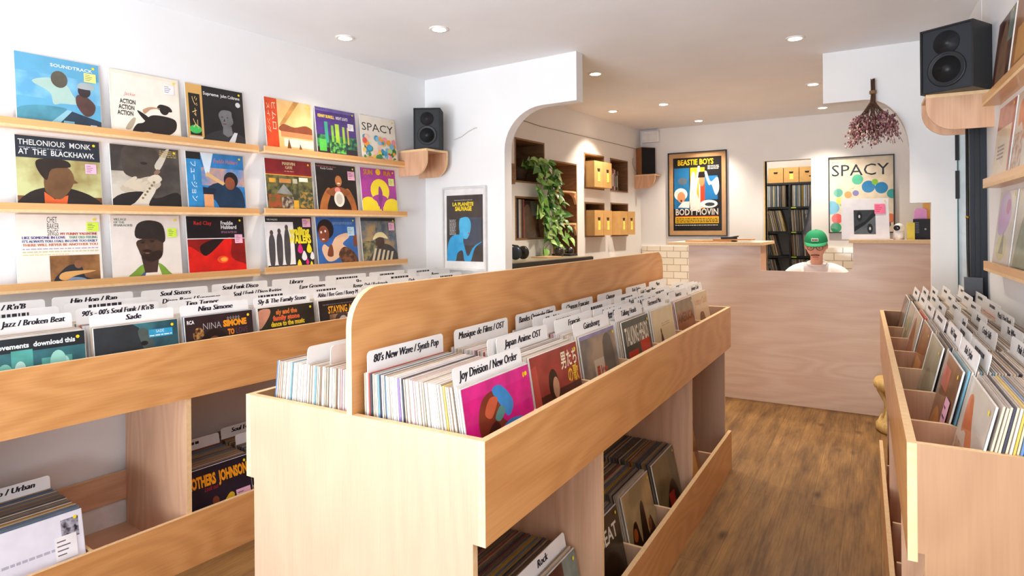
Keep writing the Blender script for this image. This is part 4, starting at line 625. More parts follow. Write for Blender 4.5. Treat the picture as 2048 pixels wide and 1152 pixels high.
for k in range(1, RN):
    y = RY0 + k * RP
    rb('bin_divider', MB().prism([(RX + .018, .715), (RX + .018, .89), (RX + .10, .89)] + [(RX + .10 + .05 * math.sin(R(a)), .84 + .05 * math.cos(R(a))) for a in range(15, 91, 15)] + [(RX + .15, .715)], 'Y', y - .006, y + .006, OKOU_Z, PLYEDGE))
    rb('lower_divider', MB().box(RX + .018, RB - .012, y - .006, y + .006, .045, .70 if k in (2, 5) else .20, OKOU_Z, PLYEDGE))
RM = [RY0 + (k + .5) * RP for k in range(RN)]
RF = [('india', 'pale grey record with an orange painted shape, nearest front sleeve of the right rack'), ('autumn', 'brown record with an amber swirl and a pink note in the right rack'), ('sage', 'sage green record in the third bin of the right rack'), ('rust', 'rust record in the fourth bin of the right rack'), ('ember', 'pale record with a rust figure in the fifth bin of the right rack'), ('moss', 'grey green record in the sixth bin of the right rack'), ('wine', 'brown and grey record in the farthest bin of the right rack')]
RT = [[(.5, 'Beatles')], [(.05, 'Bob Dylan'), (.14, '~r1'), (.5, 'Pink Floyd')], [(.1, 'Neil Young'), (.18, '~r2'), (.42, 'Crosby Stills'), (.66, 'The Who')], [(.08, '~r3'), (.3, 'Queen'), (.52, 'Bowie'), (.78, 'Metal / Hard Rock')], [(.06, '~r4'), (.2, '~r5'), (.4, '~r6'), (.62, '~r7'), (.85, '~r8')], [(.06, '~r9'), (.24, '~s1'), (.46, '~s2'), (.7, '~s3'), (.88, '~s4')], [(.06, '~s5'), (.2, '~s6'), (.36, '~s7'), (.54, '~s8'), (.78, '~s9')]]
for k in range(RN):
    xo = RX + [.085, .07, .06, .06, .055, .055, .05][k]
    face_out(RU, xo, RM[k], BZ, R(-90), R(13), RF[k][0], RF[k][1])
    fill(RU, -1, RM[k], xo + .012, RB - .02, BZ, 44, False, 'in the %s bin of the right rack' % ORD[k], k == 0, 13, 2, 100 + k, [(c, tx, 'white divider card, %s from the aisle in the %s bin of the right rack' % (ORD[j], ORD[k])) for j, (c, tx) in enumerate(RT[k])])
# ================================================================ WALL LEDGES AND WALL RECORDS
def ledge(fr, side, xw, y0, y1, zt, lab):
    """ledge against the wall plane xw; side +1 = left wall (faces +X)"""
    t = thing('display_ledge', lab, 'record ledge', fr(xw, (y0 + y1) / 2, zt - .039), fr.a); h = (y1 - y0) / 2
    a, b_ = sorted((0, side * .062)); MB().box(a, b_, -h, h, 0, .012, LEDGE, PLYEDGE).build('ledge_board', t)
    a, b_ = sorted((side * .050, side * .062)); MB().box(a, b_, -h, h, .012, .039, LEDGE, PLYEDGE).build('ledge_lip', t)
ROWS = [(1.857, 'top'), (1.511, 'middle'), (1.181, 'bottom')]
for zt, nm in ROWS:
    ledge(LW, 1, -3.15, .78, 1.995, zt, '%s birch record ledge on the left part of the left wall' % nm)
    ledge(LW, 1, -3.15, 2.03, 3.135, zt + .004, '%s birch record ledge on the right part of the left wall' % nm)
WK = [['sky', 'action', 'supreme', 'orange', 'night', 'spacy'], ['monk', 'sax', 'freddie', 'marvin', 'drum', 'sun'], ['chet', 'pharoah', 'redclay', 'wailers', 'afro', 'turban']]
WY = [1.073, 1.427, 1.773, 2.215, 2.556, 2.908]
for r_ in range(3):
    for c_ in range(6):
        key = WK[r_][c_]
        face_out(LW, -3.108, WY[c_], ROWS[r_][0] - .0265 + (.004 if c_ > 2 else 0), R(90), R(6.5), key, ' '.join(COVERS[key][2].replace('cover', 'record', 1).split()[:12]) + ', %s left ledge' % ROWS[r_][1])
for i, (zt, nm) in enumerate(((1.93, 'top'), (1.583, 'middle'), (1.237, 'bottom'))):
    ledge(RW, -1, .535, 1.6, 3.27, zt, '%s birch record ledge on the right wall' % nm)
    for j, key in enumerate((('wine', 'rust'), ('blush', 'india'), ('lilac', 'moss'))[i]):
        for q in range(1):
            face_out(RW, .495, 3.07 - j * .345, zt - .0265, R(-90), R(6.5), key, '%s record on %s right-wall ledge, %s' % (COVERS[key][2].split(' cover')[0], nm, ('farthest', 'second')[j]))

# ================================================================ LOUDSPEAKERS AND THEIR BRACKETS
def bracket(fr, xw, side, y0, y1, depth, zt, h, lab, r=.11):
    t = thing('speaker_bracket', lab, 'wall bracket', fr(xw, (y0 + y1) / 2, zt - h), fr.a); hw = (y1 - y0) / 2
    a, b_ = sorted((0, side * depth)); MB().box(a, b_, -hw, hw, h - .015, h, OKOU_Z, PLYEDGE).build('top_board', t)
    pts = [(0, 0)] + arc(depth - r, r, r, -90, 0, 8) + [(depth, h - .015), (0, h - .015)]
    pts = [(side * p[0], p[1]) for p in pts]
    for y in (-hw, hw - .015): MB().prism(pts, 'Y', y, y + .015, OKOU_Z, PLYEDGE).build('side_panel', t)
def speaker(loc, rz, w_, d, h, lab, cabm, frontm=None, plain=False):
    t = thing('loudspeaker', lab, 'loudspeaker', loc, rz); a = w_ / 2
    m = MB(); e = .008
    for b_ in ((-a, a, 0, d, 0, e), (-a, a, 0, d, h - e, h), (-a, -a + e, 0, d, e, h - e), (a - e, a, 0, d, e, h - e), (-a + e, a - e, d - e, d, e, h - e)): m.box(*b_, cabm)
    m.build('cabinet', t)
    MB().box(-a + e, a - e, .006, .016, e, h - e, frontm or flat('#202225', .55)).build('baffle', t)
    if plain: MB().box(-a + .004, a - .004, -.008, .006, .004, h - .004, flat('#17171A', .9)).build('grille', t); return
    def ring(name, z, R_, prof): m = MB(); m.lathe([(p[0] * R_, p[1]) for p in prof], flat('#1D1F23', .45), 32); o = m.build(name, t, (0, .006, z), (R(90), 0, 0)); return o
    wf = ring('woofer', h * .34, w_ * .36, [(1.02, 0), (1.02, .004), (.93, .006), (.88, .002), (.80, .007), (.74, .002), (.30, -.004 + .001), (.26, .004), (.14, .010), (.02, .012)])
    MB().lathe([(w_ * .30, .0035), (w_ * .12, -.002), (.001, -.003)], flat('#2B2D31', .6), 32).build('cone', wf)
    ring('tweeter', h * .74, w_ * .25, [(1, 0), (1, .003), (.3, .003), (.28, .006), (.12, .007), (.02, .010)])
bracket(LW, -3.15, 1, 3.115, 3.335, .265, 1.94, .18, 'plywood bracket with rounded sides on the left wall beside the record ledges')
speaker(LW(-2.925, 3.165, 1.941), R(30), .185, .17, .285, 'black two-driver loudspeaker on the left wall bracket beside the ledges', flat('#17171A', .7))
bracket(RW, .535, -1, 3.40, 3.62, .25, 1.985, .165, 'plywood bracket with rounded sides high on the right wall')
speaker((.262, 3.36, 1.986), R(-30), .215, .20, .292, 'large black two-driver loudspeaker turned inward on the right wall bracket', flat('#1D1A1A', .4), flat('#23272E', .5))
bracket(LW, -2.84, 1, 6.44, 6.66, .24, 1.975, .155, 'plywood bracket in the rear left corner above the tiles')
speaker(LW(-2.70, 6.50, 1.976), R(50), .175, .19, .30, 'wooden loudspeaker with black grille in the rear left corner', flat('#9A6234', .45), None, True)
def cable(fr, pts, lab, col='#C9BFB4', r_=.0025): o = MB().tube([fr(*p) for p in pts], r_, flat(col, .6), 5).build('cable'); tag(o, lab, 'cable')
cable(LW, [(-2.85, 3.36, 2.02), (-2.80, 3.384, 2.04), (-2.74, 3.385, 2.07), (-2.68, 3.385, 2.09), (-2.66, 3.386, 2.09)], 'thin pale speaker cable looping up beside the left wall speaker')
cable(LW, [(-2.836, 3.48, 2.29), (-2.836, 4.2, 2.276), (-2.836, 4.5, 2.262), (-2.836, 5.3, 2.268), (-2.836, 6.4, 2.270), (-2.836, 6.6, 2.262)], 'thin cable running along the alcove wall above the niches', '#8C8074')
cable(LW, [(-2.836, 6.40, 2.16), (-2.83, 6.37, 2.10), (-2.82, 6.40, 2.03), (-2.80, 6.44, 1.99)], 'short drooping cable left of the rear corner speaker', '#7A6E64')
t = thing('alarm_box', 'small white alarm box high in the rear left corner', 'alarm box', (-2.19, 6.81, 2.34)); MB().box(-.095, .095, -.07, 0, .0, .125, flat('#EEEDEC', .4)).build('casing', t); MB().box(-.085, .085, -.074, -.07, .01, .115, flat('#E2E2E2', .4)).build('cover_plate', t)

# ================================================================ NICHES
def niche(y0, y1, z0, z1, lab, depth=.30):
    t = thing('wall_niche', lab, 'wall niche', LW(-2.84, (y0 + y1) / 2, z0), LW.a); h = (y1 - y0) / 2; H_ = z1 - z0; e = .014
    m = MB(); m.box(-depth, .004, -h, h, 0, e, WALNUT); m.box(-depth, .004, -h, h, H_ - e, H_, WALNUT); m.box(-depth, .004, -h, -h + e, e, H_ - e, WALNUT); m.box(-depth, .004, h - e, h, e, H_ - e, WALNUT); m.build('lining', t)
    MB().box(-depth, -depth + .01, -h + e, h - e, e, H_ - e, WALNUT if H_ < .6 else WALL).build('back_board', t); return t
NL = ['square dark wood niche holding the trailing plant', 'square dark wood niche holding black and white records', 'tall dark wood niche with curved shelves', 'upper left of the four niches, holding cardboard boxes', 'lower left of the four niches, holding cardboard boxes', 'upper right of the four niches, holding books', 'lower right of the four niches, holding cardboard boxes']
NT = [niche(*n, l_) for n, l_ in zip(NICHES, NL)]
for zz in (.52, .81):
    h = .206; pts = [(-.28, -h), (.03, -h), (.03, h - .10)] + [(.03 - .12 * math.sin(R(a)) * 0 - 0, h - .10 + 0 * a) for a in ()] + [(-.0, h), (-.28, h)]
    MB().prism([(-.28, -h), (.035, -h), (.05, -.08), (.05, .06), (.03, h - .05), (-.02, h), (-.28, h)], 'Z', zz, zz + .016, BIRCH_Y, PLYEDGE).build('curved_shelf', NT[2])
    MB().prism([(h - .13, zz), (h, zz - .09), (h, zz)] if False else [(h, zz), (h - .12, zz), (h - .06, zz - .02), (h - .02, zz - .05), (h, zz - .10)], 'X', -.02, .004, BIRCH_Y, PLYEDGE).build('shelf_support', NT[2])
def carton(fr, x, y, z, rz, w_, d, h, lab, note, holem='#3A2418', g=None):
    t = thing('cardboard_box', lab, 'box', fr(x, y, z), rz + fr.a, g)
    MB().box(-w_ / 2, w_ / 2, 0, d, 0, h, flat('#C99C5E', .75)).build('carton', t)
    m = MB(); m.prism([(-.028, h * .72), (.028, h * .72), (.020, h * .60), (-.020, h * .60)], 'Y', -.0012, .0, flat(holem, .8)); m.build('hand_hole', t)
    if note: MB().box(-.02 + note[0], .025 + note[0], -.0018, -.0002, h * .22, h * .58, flat('#E6E36A', .7)).build('paper_label', t)
for q, (y0, z0, hh, nm) in enumerate(((5.285, 1.783, .25, 'upper left niche'), (5.285, 1.315, .245, 'lower left niche'), (5.845, 1.315, .245, 'lower right niche'))):
    for j in range(2): carton(LW, -2.74 - (0 if j else 0), y0 + .094 + j * .190, z0, R(90), .184, .29, hh, 'tan cardboard box, %s one in the %s of four' % (('nearer', 'farther')[j], nm), (.0 if j == 0 else .005,))
def book(fr, x, y, z, rz, th, h, d, col, lab, lean=0.0, g=None):
    m = MB(); t = thing('book', lab, 'book', fr(x, y, z), rz + fr.a, g); t.rotation_euler = (0, lean, rz + fr.a)
    a = th / 2; c = flat(col, .4, .2); m.box(-a, -a + .0015, 0, d, 0, h, c); m.box(a - .0015, a, 0, d, 0, h, c); m.box(-a, a, -.001, .001, 0, h, c); m.build('cover', t)
    MB().box(-a + .0015, a - .0015, .002, d - .003, .003, h - .003, flat('#EDE6D8', .8)).build('pages', t)
    MB().box(-a * .5, a * .5, -.0018, -.001, h * .2, h * .8, flat('#EDEDE6' if lin(col)[0] + lin(col)[1] < .7 else '#2A2A2A', .6)).build('spine_title', t)
cols = [('#16161A', 'black'), ('#E9E6E0', 'white'), ('#24242A', 'charcoal'), ('#6A6470', 'grey'), ('#B8405A', 'crimson'), ('#D9D0D0', 'pale'), ('#8A3A3A', 'dark red'), ('#2F4A40', 'dark green'), ('#B98A4A', 'tan')]
y = 5.87
for i, (c, nm) in enumerate(cols):
    th = [.02, .012, .03, .022, .032, .02, .02, .035, .02][i]; book(LW, -2.88 + .005 * (i % 2), y + th / 2, 1.783, R(90), th, [.27, .26, .22, .21, .23, .22, .19, .2, .21][i], .2, c, '%s book standing in the upper right of the four niches' % nm); y += th + .003
for i, (c, nm, y, th, h) in enumerate([('#E2552A', 'orange', 4.72, .05, .2), ('#1C1C1E', 'black', 4.775, .02, .18), ('#E9E6E0', 'white', 4.80, .016, .19), ('#2A2A2C', 'charcoal', 4.82, .015, .19), ('#7AC24A', 'lime green', 4.87, .04, .2), ('#F0EDE6', 'off-white', 4.91, .02, .19)]):
    book(LW, -2.90, y, 1.436 + .29, R(90), th, h, .14, c, '%s book on the upper curved shelf of the tall niche' % nm)
for i, (c, nm, y, th, h) in enumerate([('#7A2A24', 'dark red', 4.82, .12, .21)]): book(LW, -2.92, y, 1.436, R(90), th, h, .05, c, 'dark red picture book on the lower curved shelf of the tall niche')
book(LW, -2.92, 4.84, .915 + .13 if False else .915, R(90), .18, .25, .06, '#A8463A', 'rust coloured book low in the tall niche behind the leaves')
for i, (c, nm) in enumerate([(0, 'charcoal'), (2, 'white'), (1, 'buff'), (7, 'brown grey'), (11, 'dark'), (13, 'red')]):
    o = bpy.data.objects.new('vinyl_record', (LIGHTV)[[11, 2, 4, 7, 11, 13][i]]); COL.objects.link(o); o.location = LW(-2.99, 4.14 + i * .016, 1.3125); o.rotation_euler = (0, 0, LW.a); o.rotation_euler = (R(0), 0, LW.a)
    tag(o, '%s-spined record upright in the niche below the trailing plant' % nm, 'record')
face_out(LW, -2.875, 4.375, 1.3125, R(90), R(8), 'wine', 'dark record leaning face out in the niche below the trailing plant', None)
bpy.data.objects[-1] if False else None
MBk = MB().prism([(3.95, 1.74), (4.02, 1.74), (4.02, 1.90), (3.95, 1.90)], 'X', -2.84, -2.78, WALNUT); o = MBk.build('wall_bracket', None, (0, 0, 0), (0, 0, LW.a)); tag(o, 'small dark wooden bracket just inside the arch, left of the plant niche', 'bracket')

# ================================================================ DECK SHELF, HEADPHONES, PLANT
t = thing('dj_desk', 'dark shelf with pale top in the alcove under the trailing plant', 'shelf unit', LW(-2.60, 4.04, .010), LW.a)
MB().box(-.238, .17, -.555, .60, 1.140, 1.146, flat('#A79B80', .3, .2)).build('desk_top', t); MB().box(-.23, .18, -.56, .60, 1.07, 1.1395, flat('#2E2A28', .5)).build('dark_fascia', t)
for y in (-.55, .0, .57): MB().box(-.23, .15, y, y + .02, -.01, 1.06, WALNUT).build('side_panel', t)
MB().box(-.23, .15, -.53, .57, .5, .52, WALNUT).build('lower_shelf', t)
t = thing('headphones', 'black headphones lying on the alcove shelf by the arch', 'headphones', LW(-2.60, 3.80, 1.157), LW.a)
for y, c in ((-.045, '#2A3442'), (.055, '#26221F')):
    m = MB(); m.lathe([(.001, -.018), (.042, -.018), (.050, -.006), (.050, .008), (.038, .020), (.001, .022)], flat(c, .35), 24); m.build('ear_cup', t, (0, y, .052), (R(90) if y < 0 else R(-90), 0, 0))
MB().tube([(0, -.055, .06), (-.06, -.06, .10), (-.12, 0, .115), (-.06, .07, .10), (0, .065, .06)], .007, BLACK, 8).build('headband', t)
for i, (x, y, s_, lab) in enumerate(((-2.62, 4.42, .04, 'dark round pot on the alcove shelf under the leaves'), (-2.66, 4.66, .036, 'second dark round pot on the alcove shelf, farther along'))):
    t = thing('small_pot', lab, 'pot', LW(x, y, 1.157), 0); MB().lathe([(s_ * .7, 0), (s_, s_ * .6), (s_ * 1.05, s_ * 1.2), (s_ * .7, s_ * 1.9), (s_ * .6, s_ * 1.9), (s_ * .6, s_ * 1.6)], flat('#2A211F', .3, .3), 20).build('pot_body', t); MB().lathe([(s_ * .58, s_ * 1.5), (s_ * .3, s_ * 1.6)], flat('#3A2A1E', .9), 14).build('soil', t)
o = MB().box(-2.74, -2.56, 4.50, 4.62, 1.157, 1.173, flat('#23262A', .4)).build('device_box', None, (0, 0, 0), (0, 0, LW.a)); tag(o, 'flat black device between the two pots on the alcove shelf', 'device')
o = MB().box(-2.70, -2.55, 4.12, 4.34, 1.157, 1.164, flat('#C9A27C', .6)).build('notebook', None, (0, 0, 0), (0, 0, LW.a)); tag(o, 'flat tan notebook on the alcove shelf beside the headphones', 'notebook')
# pothos
t = thing('pothos_plant', 'trailing green pothos plant hanging from the dark niche down to the shelf', 'plant', LW(-2.98, 4.36, 1.78), LW.a)
MB().lathe([(.055, 0), (.075, .10), (.08, .13), (.07, .13), (.068, .11)], flat('#5A4636', .7), 24).build('plant_pot', t)
rg = random.Random(3); stems = MB(); leaves = MB(); GL = [flat('#5F9A3E', .35, .25), flat('#82B452', .35, .25), flat('#A8CC72', .35, .25), flat('#4A7E38', .35, .25)]
def leaf(mb, c, d, s_, mt, up=(0, 0, 1)):
    d = Vector(d).normalized(); u = Vector(up); sd = d.cross(u)
    if sd.length < .1: sd = Vector((0, 1, 0))
    sd.normalize(); nn = sd.cross(d); P = []
    out = [(0, 0), (-.08, .26), (.10, .44), (.38, .42), (.68, .25), (1.05, 0), (.68, -.25), (.38, -.42), (.10, -.44), (-.08, -.26)]
    mid = [(0, 0), (.35, 0), (.7, 0), (1.05, 0)]
    for a, b_ in out: P.append(tuple(Vector(c) + d * a * s_ + sd * b_ * s_ + nn * (abs(b_) * .35 - a * a * .25) * s_))
    k = len(P); P += [tuple(Vector(c) + d * .35 * s_ - nn * .03 * s_), tuple(Vector(c) + d * .7 * s_ - nn * .12 * s_)]
    mb.add(P, [(0, 10, 1), (1, 10, 2), (2, 10, 3), (3, 10, 11, 4), (4, 11, 5), (5, 11, 6), (6, 11, 10, 7), (7, 10, 8), (8, 10, 9), (9, 10, 0)], mt, None, True)
for v_ in range(11):
    x, y, z = .0, rg.uniform(-.03, .03), .12; pts = [(x, y, z)]
    ex = rg.uniform(.17, .30); ey = rg.uniform(-.16, .34); bot = rg.choice([-.68, -.62, -.55, -.4, -.3, -.12, -.6, -.66])
    n_ = 14
    for i in range(1, n_ + 1):
        f = i / n_; g_ = min(1, f * 2.6)
        px = ex * math.sin(g_ * PI / 2); py = ey * g_ * .8 + (.12 + .10 * rg.random()) * f * (1 if bot < -.5 else .2)
        pz = .12 + .10 * math.sin(min(1, f * 2.4) * PI) * .7 + (bot - .0) * max(0, f - .15) / .85
        pts.append((px + rg.uniform(-.01, .01), py + rg.uniform(-.012, .012), pz))
    stems.tube(pts, .0022, flat('#6A8A42', .6), 5)
    for i, p in enumerate(pts[1:]):
        for r2 in range(1 if rg.random() < .75 else 2):
            an = rg.uniform(-1.5, 1.5); d = (math.cos(an) * .7 + .25, math.sin(an), rg.uniform(-1.1, .15)); leaf(leaves, p, d, rg.uniform(.055, .098), rg.choice(GL), (1, 0, .4))
stems.build('stems', t); leaves.build('foliage', t)

GLOSSY[0] = False
# ================================================================ POSTERS
def poster(fr, x0, x1, y, z0, z1, spec, lab, fcol, fw, mount=None, name='framed_poster'):
    W_ = x1 - x0; H_ = z1 - z0; t = thing(name, lab, 'poster', fr((x0 + x1) / 2, y, z0), fr.a); a = W_ / 2; f = flat(fcol, .35)
    m = MB()
    for b_ in ((-a, a, -.022, 0, 0, fw), (-a, a, -.022, 0, H_ - fw, H_), (-a, -a + fw, -.022, 0, fw, H_ - fw), (a - fw, a, -.022, 0, fw, H_ - fw)): m.box(*b_, f)
    m.build('frame', t)
    MB().box(-a + fw, a - fw, -.008, 0, fw, H_ - fw, flat(mount or '#EFEAE4', .6)).build('backing', t)
    mt = 0 if not mount else .03
    if isinstance(spec, tuple): mx, mz0, mz1, spec = spec
    else: mx = mz0 = mz1 = mt
    art(t, spec, W_ - 2 * fw - 2 * mx, H_ - 2 * fw - mz0 - mz1, -.0085, 'poster_print', 0, fw + mz0)
    MB().box(-a + fw, a - fw, -.0180, -.0165, fw, H_ - fw, GLASS).build('glazing', t)
FB = [('R', 0, 0, 1, 1, '#1E1E22'), ('T', 'BEASTIE BOYS', .10, .90, .74, .075, '#F5C81E', dict(bold=.025)), ('L', .72, .83, .95, .89, 3, '#E9E6DA'), ('R', .02, .30, .34, .86, '#2471A8'), ('R', .36, .30, .66, .86, '#E9B42A'), ('R', .66, .42, .92, .74, '#2778B8'),
 ('P', [(.36, .3), (.38, .74), (.46, .78), (.50, .5), (.62, .32)], '#EDE6DA', 1), ('P', [(.40, .3), (.52, .88), (.56, .88), (.60, .3), (.55, .3), (.53, .74), (.45, .3)], '#DDE2E2'), ('R', .57, .38, .66, .70, '#D9482A'), ('E', .60, .68, .06, .08, '#D98A5A'), ('P', [(.52, .72), (.54, .80), (.66, .80), (.66, .72)], '#1E1614'),
 ('E', .16, .50, .14, .085, '#F0EEE8'), ('E', .17, .46, .085, .075, '#E0976A'), ('E', .17, .41, .02, .015, '#5A1E1A'), ('P', [(.1, .32), (.2, .40), (.34, .40), (.34, .31)], '#EDEDED'), ('P', [(.66, .78), (.70, .80), (.78, .66), (.92, .72), (.95, .56), (.88, .48), (.80, .62), (.74, .62)], '#E9EDF0', 1), ('E', .74, .36, .18, .055, '#EDF0F2'), ('E', .76, .355, .10, .025, '#3A4248'), ('E', .2, .68, .1, .05, '#5A6A78'),
 ('T', 'BODY MOVIN', .05, .215, .88, .085, '#E8E0D6', dict(bold=.02)), ('R', .04, .10, .94, .19, '#E9B92A'), ('L', .06, .115, .92, .18, 3, '#2A2418'), ('L', .04, .07, .92, .09, 1, '#E8E0D6')]
FB.insert(-3, ('R', .05, .19, .93, .20, '#C23A2A'))
poster(W0, -2.005, -1.376, 6.808, 1.29, 2.207, (.045, .05, .05, FB), 'framed film-style poster reading BODY MOVIN on the back wall', '#16181C', .011, '#C79A6A')
rg = random.Random(12)
FS = [('R', 0, 0, 1, 1, '#E6DBC6'), ('T', 'SPACY', .04, .755, .90, .15, '#26303A'), ('L', .04, .94, .14, .95, 1, '#5A5A5A')]
for cx_, cy_, r_, c in ((.45, .70, .09, '#5FC2A2'), (.62, .60, .105, '#3A8AC8'), (.82, .58, .10, '#2A84BE'), (.72, .66, .05, '#8AC24A'), (.14, .53, .075, '#6AB8A6'), (.04, .33, .12, '#7AC2E0'), (.12, .18, .09, '#E8605A'), (.10, .06, .09, '#3A9A6A'), (.22, .38, .06, '#8EC27A'), (.98, .50, .08, '#3AA6A6'), (.3, .5, .06, '#F2A86A'), (.42, .52, .05, '#8A86C0'), (.52, .36, .08, '#F2B4D0'), (.7, .4, .07, '#F5D67A'), (.86, .36, .07, '#C2E0EA'), (.95, .18, .08, '#E07A4A'), (.9, .1, .06, '#6A3A5A'), (.3, .2, .06, '#C8DC6A'), (.16, .42, .06, '#F5E27A'), (.5, .16, .08, '#F2C2A2'), (.7, .16, .06, '#7AB8E0'), (.35, .62, .05, '#F6ECC2')): FS.append(('E', cx_, cy_, r_, r_ * .76, c))
poster(W0, -.42, .13, 6.808, 1.322, 2.057, FS, 'framed poster reading SPACY with large coloured dots on the back wall', '#1E2226', .009)
FP = [('R', 0, 0, 1, 1, '#4A4442'), ('L', .22, .92, .72, .935, 1, '#C8C4C0'), ('T', 'LA PLANÈTE', .17, .84, .58, .065, '#F0D22A', dict(bold=.05)), ('T', 'SAUVAGE', .24, .765, .46, .065, '#F0D22A', dict(bold=.05)), ('R', .42, .24, .96, .66, '#4E525E'), ('L', .08, .40, .26, .64, 12, '#B8B4B0'),
 ('P', [(.02, 0), (.04, .26), (.16, .38), (.38, .40), (.46, .30), (.58, .08), (.72, .20), (.84, .26), (.98, .30), (.78, .20), (.66, .0), (.5, -.0), (.44, .16), (.30, .12), (.24, 0)], '#3F9FD4', 1), ('P', [(.36, .62), (.44, .66), (.60, .66), (.68, .56), (.64, .42), (.56, .34), (.44, .36), (.36, .46)], '#57B4E0', 1), ('P', [(.34, .28), (.36, .44), (.48, .44), (.46, .28)], '#4AA8DA'), ('E', .61, .42, .02, .012, '#D84A4A')]
poster(LW, -2.97, -2.578, 3.388, 1.10, 1.685, (.02, .05, .045, FP), 'pale framed poster reading LA PLANETE SAUVAGE beside the arch', '#DAD8D6', .012, '#EDEBEA')

GLOSSY[0] = True
# ================================================================ COUNTER
t = thing('sales_counter', 'pinkish plywood sales counter with a lowered middle across the back', 'counter', (-.4, 5.25, 0))
def cb(n, m_): return m_.build(n, t, (.4, -5.25, 0))
rr2 = .05
pts = [(-1.379, 0), (.62, 0), (.62, 1.262), (-.165, 1.262), (-.165, 1.262)] + [(-.165, 1.262)] + [(-.165, 1.10)] + arc(-.225, 1.10, .06, 0, -90, 5) + [(-.81, 1.04), (-.81, 1.24), (-1.379, 1.24)]
cb('front_panel', MB().prism(pts, 'Y', 5.25, 5.268, OKOU_X, OKOU_X)); cb('side_panel', MB().box(-1.379, -1.361, 5.268, 5.85, 0, 1.24, OKOU_Z, PLYEDGE))
cb('side_panel', MB().box(-.828, -.81, 5.268, 5.55, .0, 1.24, OKOU_Z, PLYEDGE)); cb('side_panel', MB().box(-.165, -.147, 5.268, 5.55, 0, 1.262, OKOU_Z, PLYEDGE))
cb('ledge', MB().prism([(-1.54, 5.17)] + arc(-1.50, 5.82, .04, 180, 90, 4) + [(-.79, 5.86), (-.79, 5.17)], 'Z', 1.24, 1.264, OKOU_X, PLYEDGE)); cb('ledge', MB().box(-.19, .62, 5.20, 5.62, 1.262, 1.286, OKOU_X, PLYEDGE)); cb('worktop', MB().box(-.81, -.165, 5.268, 5.62, .735, .755, OKOU_X, PLYEDGE))
face_o = face_out(W0, -.085, 5.33, 1.2865, 0, R(11), 'lens', 'white record with grey abstract photo and pink note leaning on the counter ledge')
face_o.rotation_euler = (R(-11), 0, R(6))
t = thing('security_camera', 'small round white camera with black lens on the right counter ledge', 'security camera', (.128, 5.40, 1.2865))
MB().lathe([(.036, 0), (.036, .05), (.030, .062), (.001, .063)], flat('#F2F2F2', .35, .2), 24).build('camera_base', t); MB().ball((0, 0, .083), .037, flat('#F2F2F2', .35, .2)).build('camera_head', t); m = MB(); m.lathe([(.001, .0), (.021, .0), (.021, .010), (.016, .014), (.001, .014)], BLACKG, 20); m.build('lens', t, (-.012, -.030, .085), (R(90), 0, R(-15)))
o = MB().box(.178, .226, 5.37, 5.42, 1.2865, 1.41, flat('#E2D04A', .5)).build('yellow_box'); tag(o, 'narrow yellow packet standing on the right counter ledge beside the camera', 'box')
t = thing('black_box', 'upright black box with faint print at the right end of the counter', 'box', (.27, 5.40, 1.2865)); MB().box(-.052, .062, 0, .05, 0, .15, flat('#1C1E26', .6)).build('carton', t); art(t, [('L', .1, .3, .35, .9, 7, '#6A7080'), ('E', .7, .5, .06, .05, '#8A8E9A')], .11, .14, -.0005, 'printed_mark', 0, .005)
o = MB().prism([(.225, 1.2865), (.305, 1.2865), (.305, 1.50), (.29, 1.515), (.24, 1.515), (.225, 1.49)], 'Y', 5.47, 5.485, flat('#E59AD0', .5)).build('pink_folder'); tag(o, 'rounded pink folder standing behind the black box', 'folder')
m = MB(); [m.box(x, x + .05, 5.56, 5.58, 1.2865, 1.56, flat(c, .6)) for x, c in ((.285, '#D9A55A'), (.34, '#C98F45'))]
o = m.build('wooden_backboard'); tag(o, 'strip of amber wooden boards standing behind the pink folder', 'board')
o = MB().box(-1.42, -1.05, 5.30, 5.60, 1.2645, 1.276, flat('#B98A5A', .8)).build('cardboard_sheet', None, (0, 0, 0)); tag(o, 'large flat brown cardboard sheet on the left counter ledge', 'cardboard sheet')
o = MB().box(-1.20, -.90, 5.34, 5.56, 1.2765, 1.286, flat('#A87C4E', .8)).build('cardboard_sheet'); tag(o, 'smaller brown cardboard sheet on top of the large one', 'cardboard sheet')
t = thing('box_cutter', 'black cutter and pen pile on the cardboard on the counter ledge', 'cutter', (-1.08, 5.42, 1.2865), R(15)); MB().box(-.07, .06, -.012, .012, 0, .018, BLACK).build('handle', t); MB().tube([(-.05, .03, .006), (.07, -.02, .024)], .006, flat('#3A3434', .5)).build('pen', t)

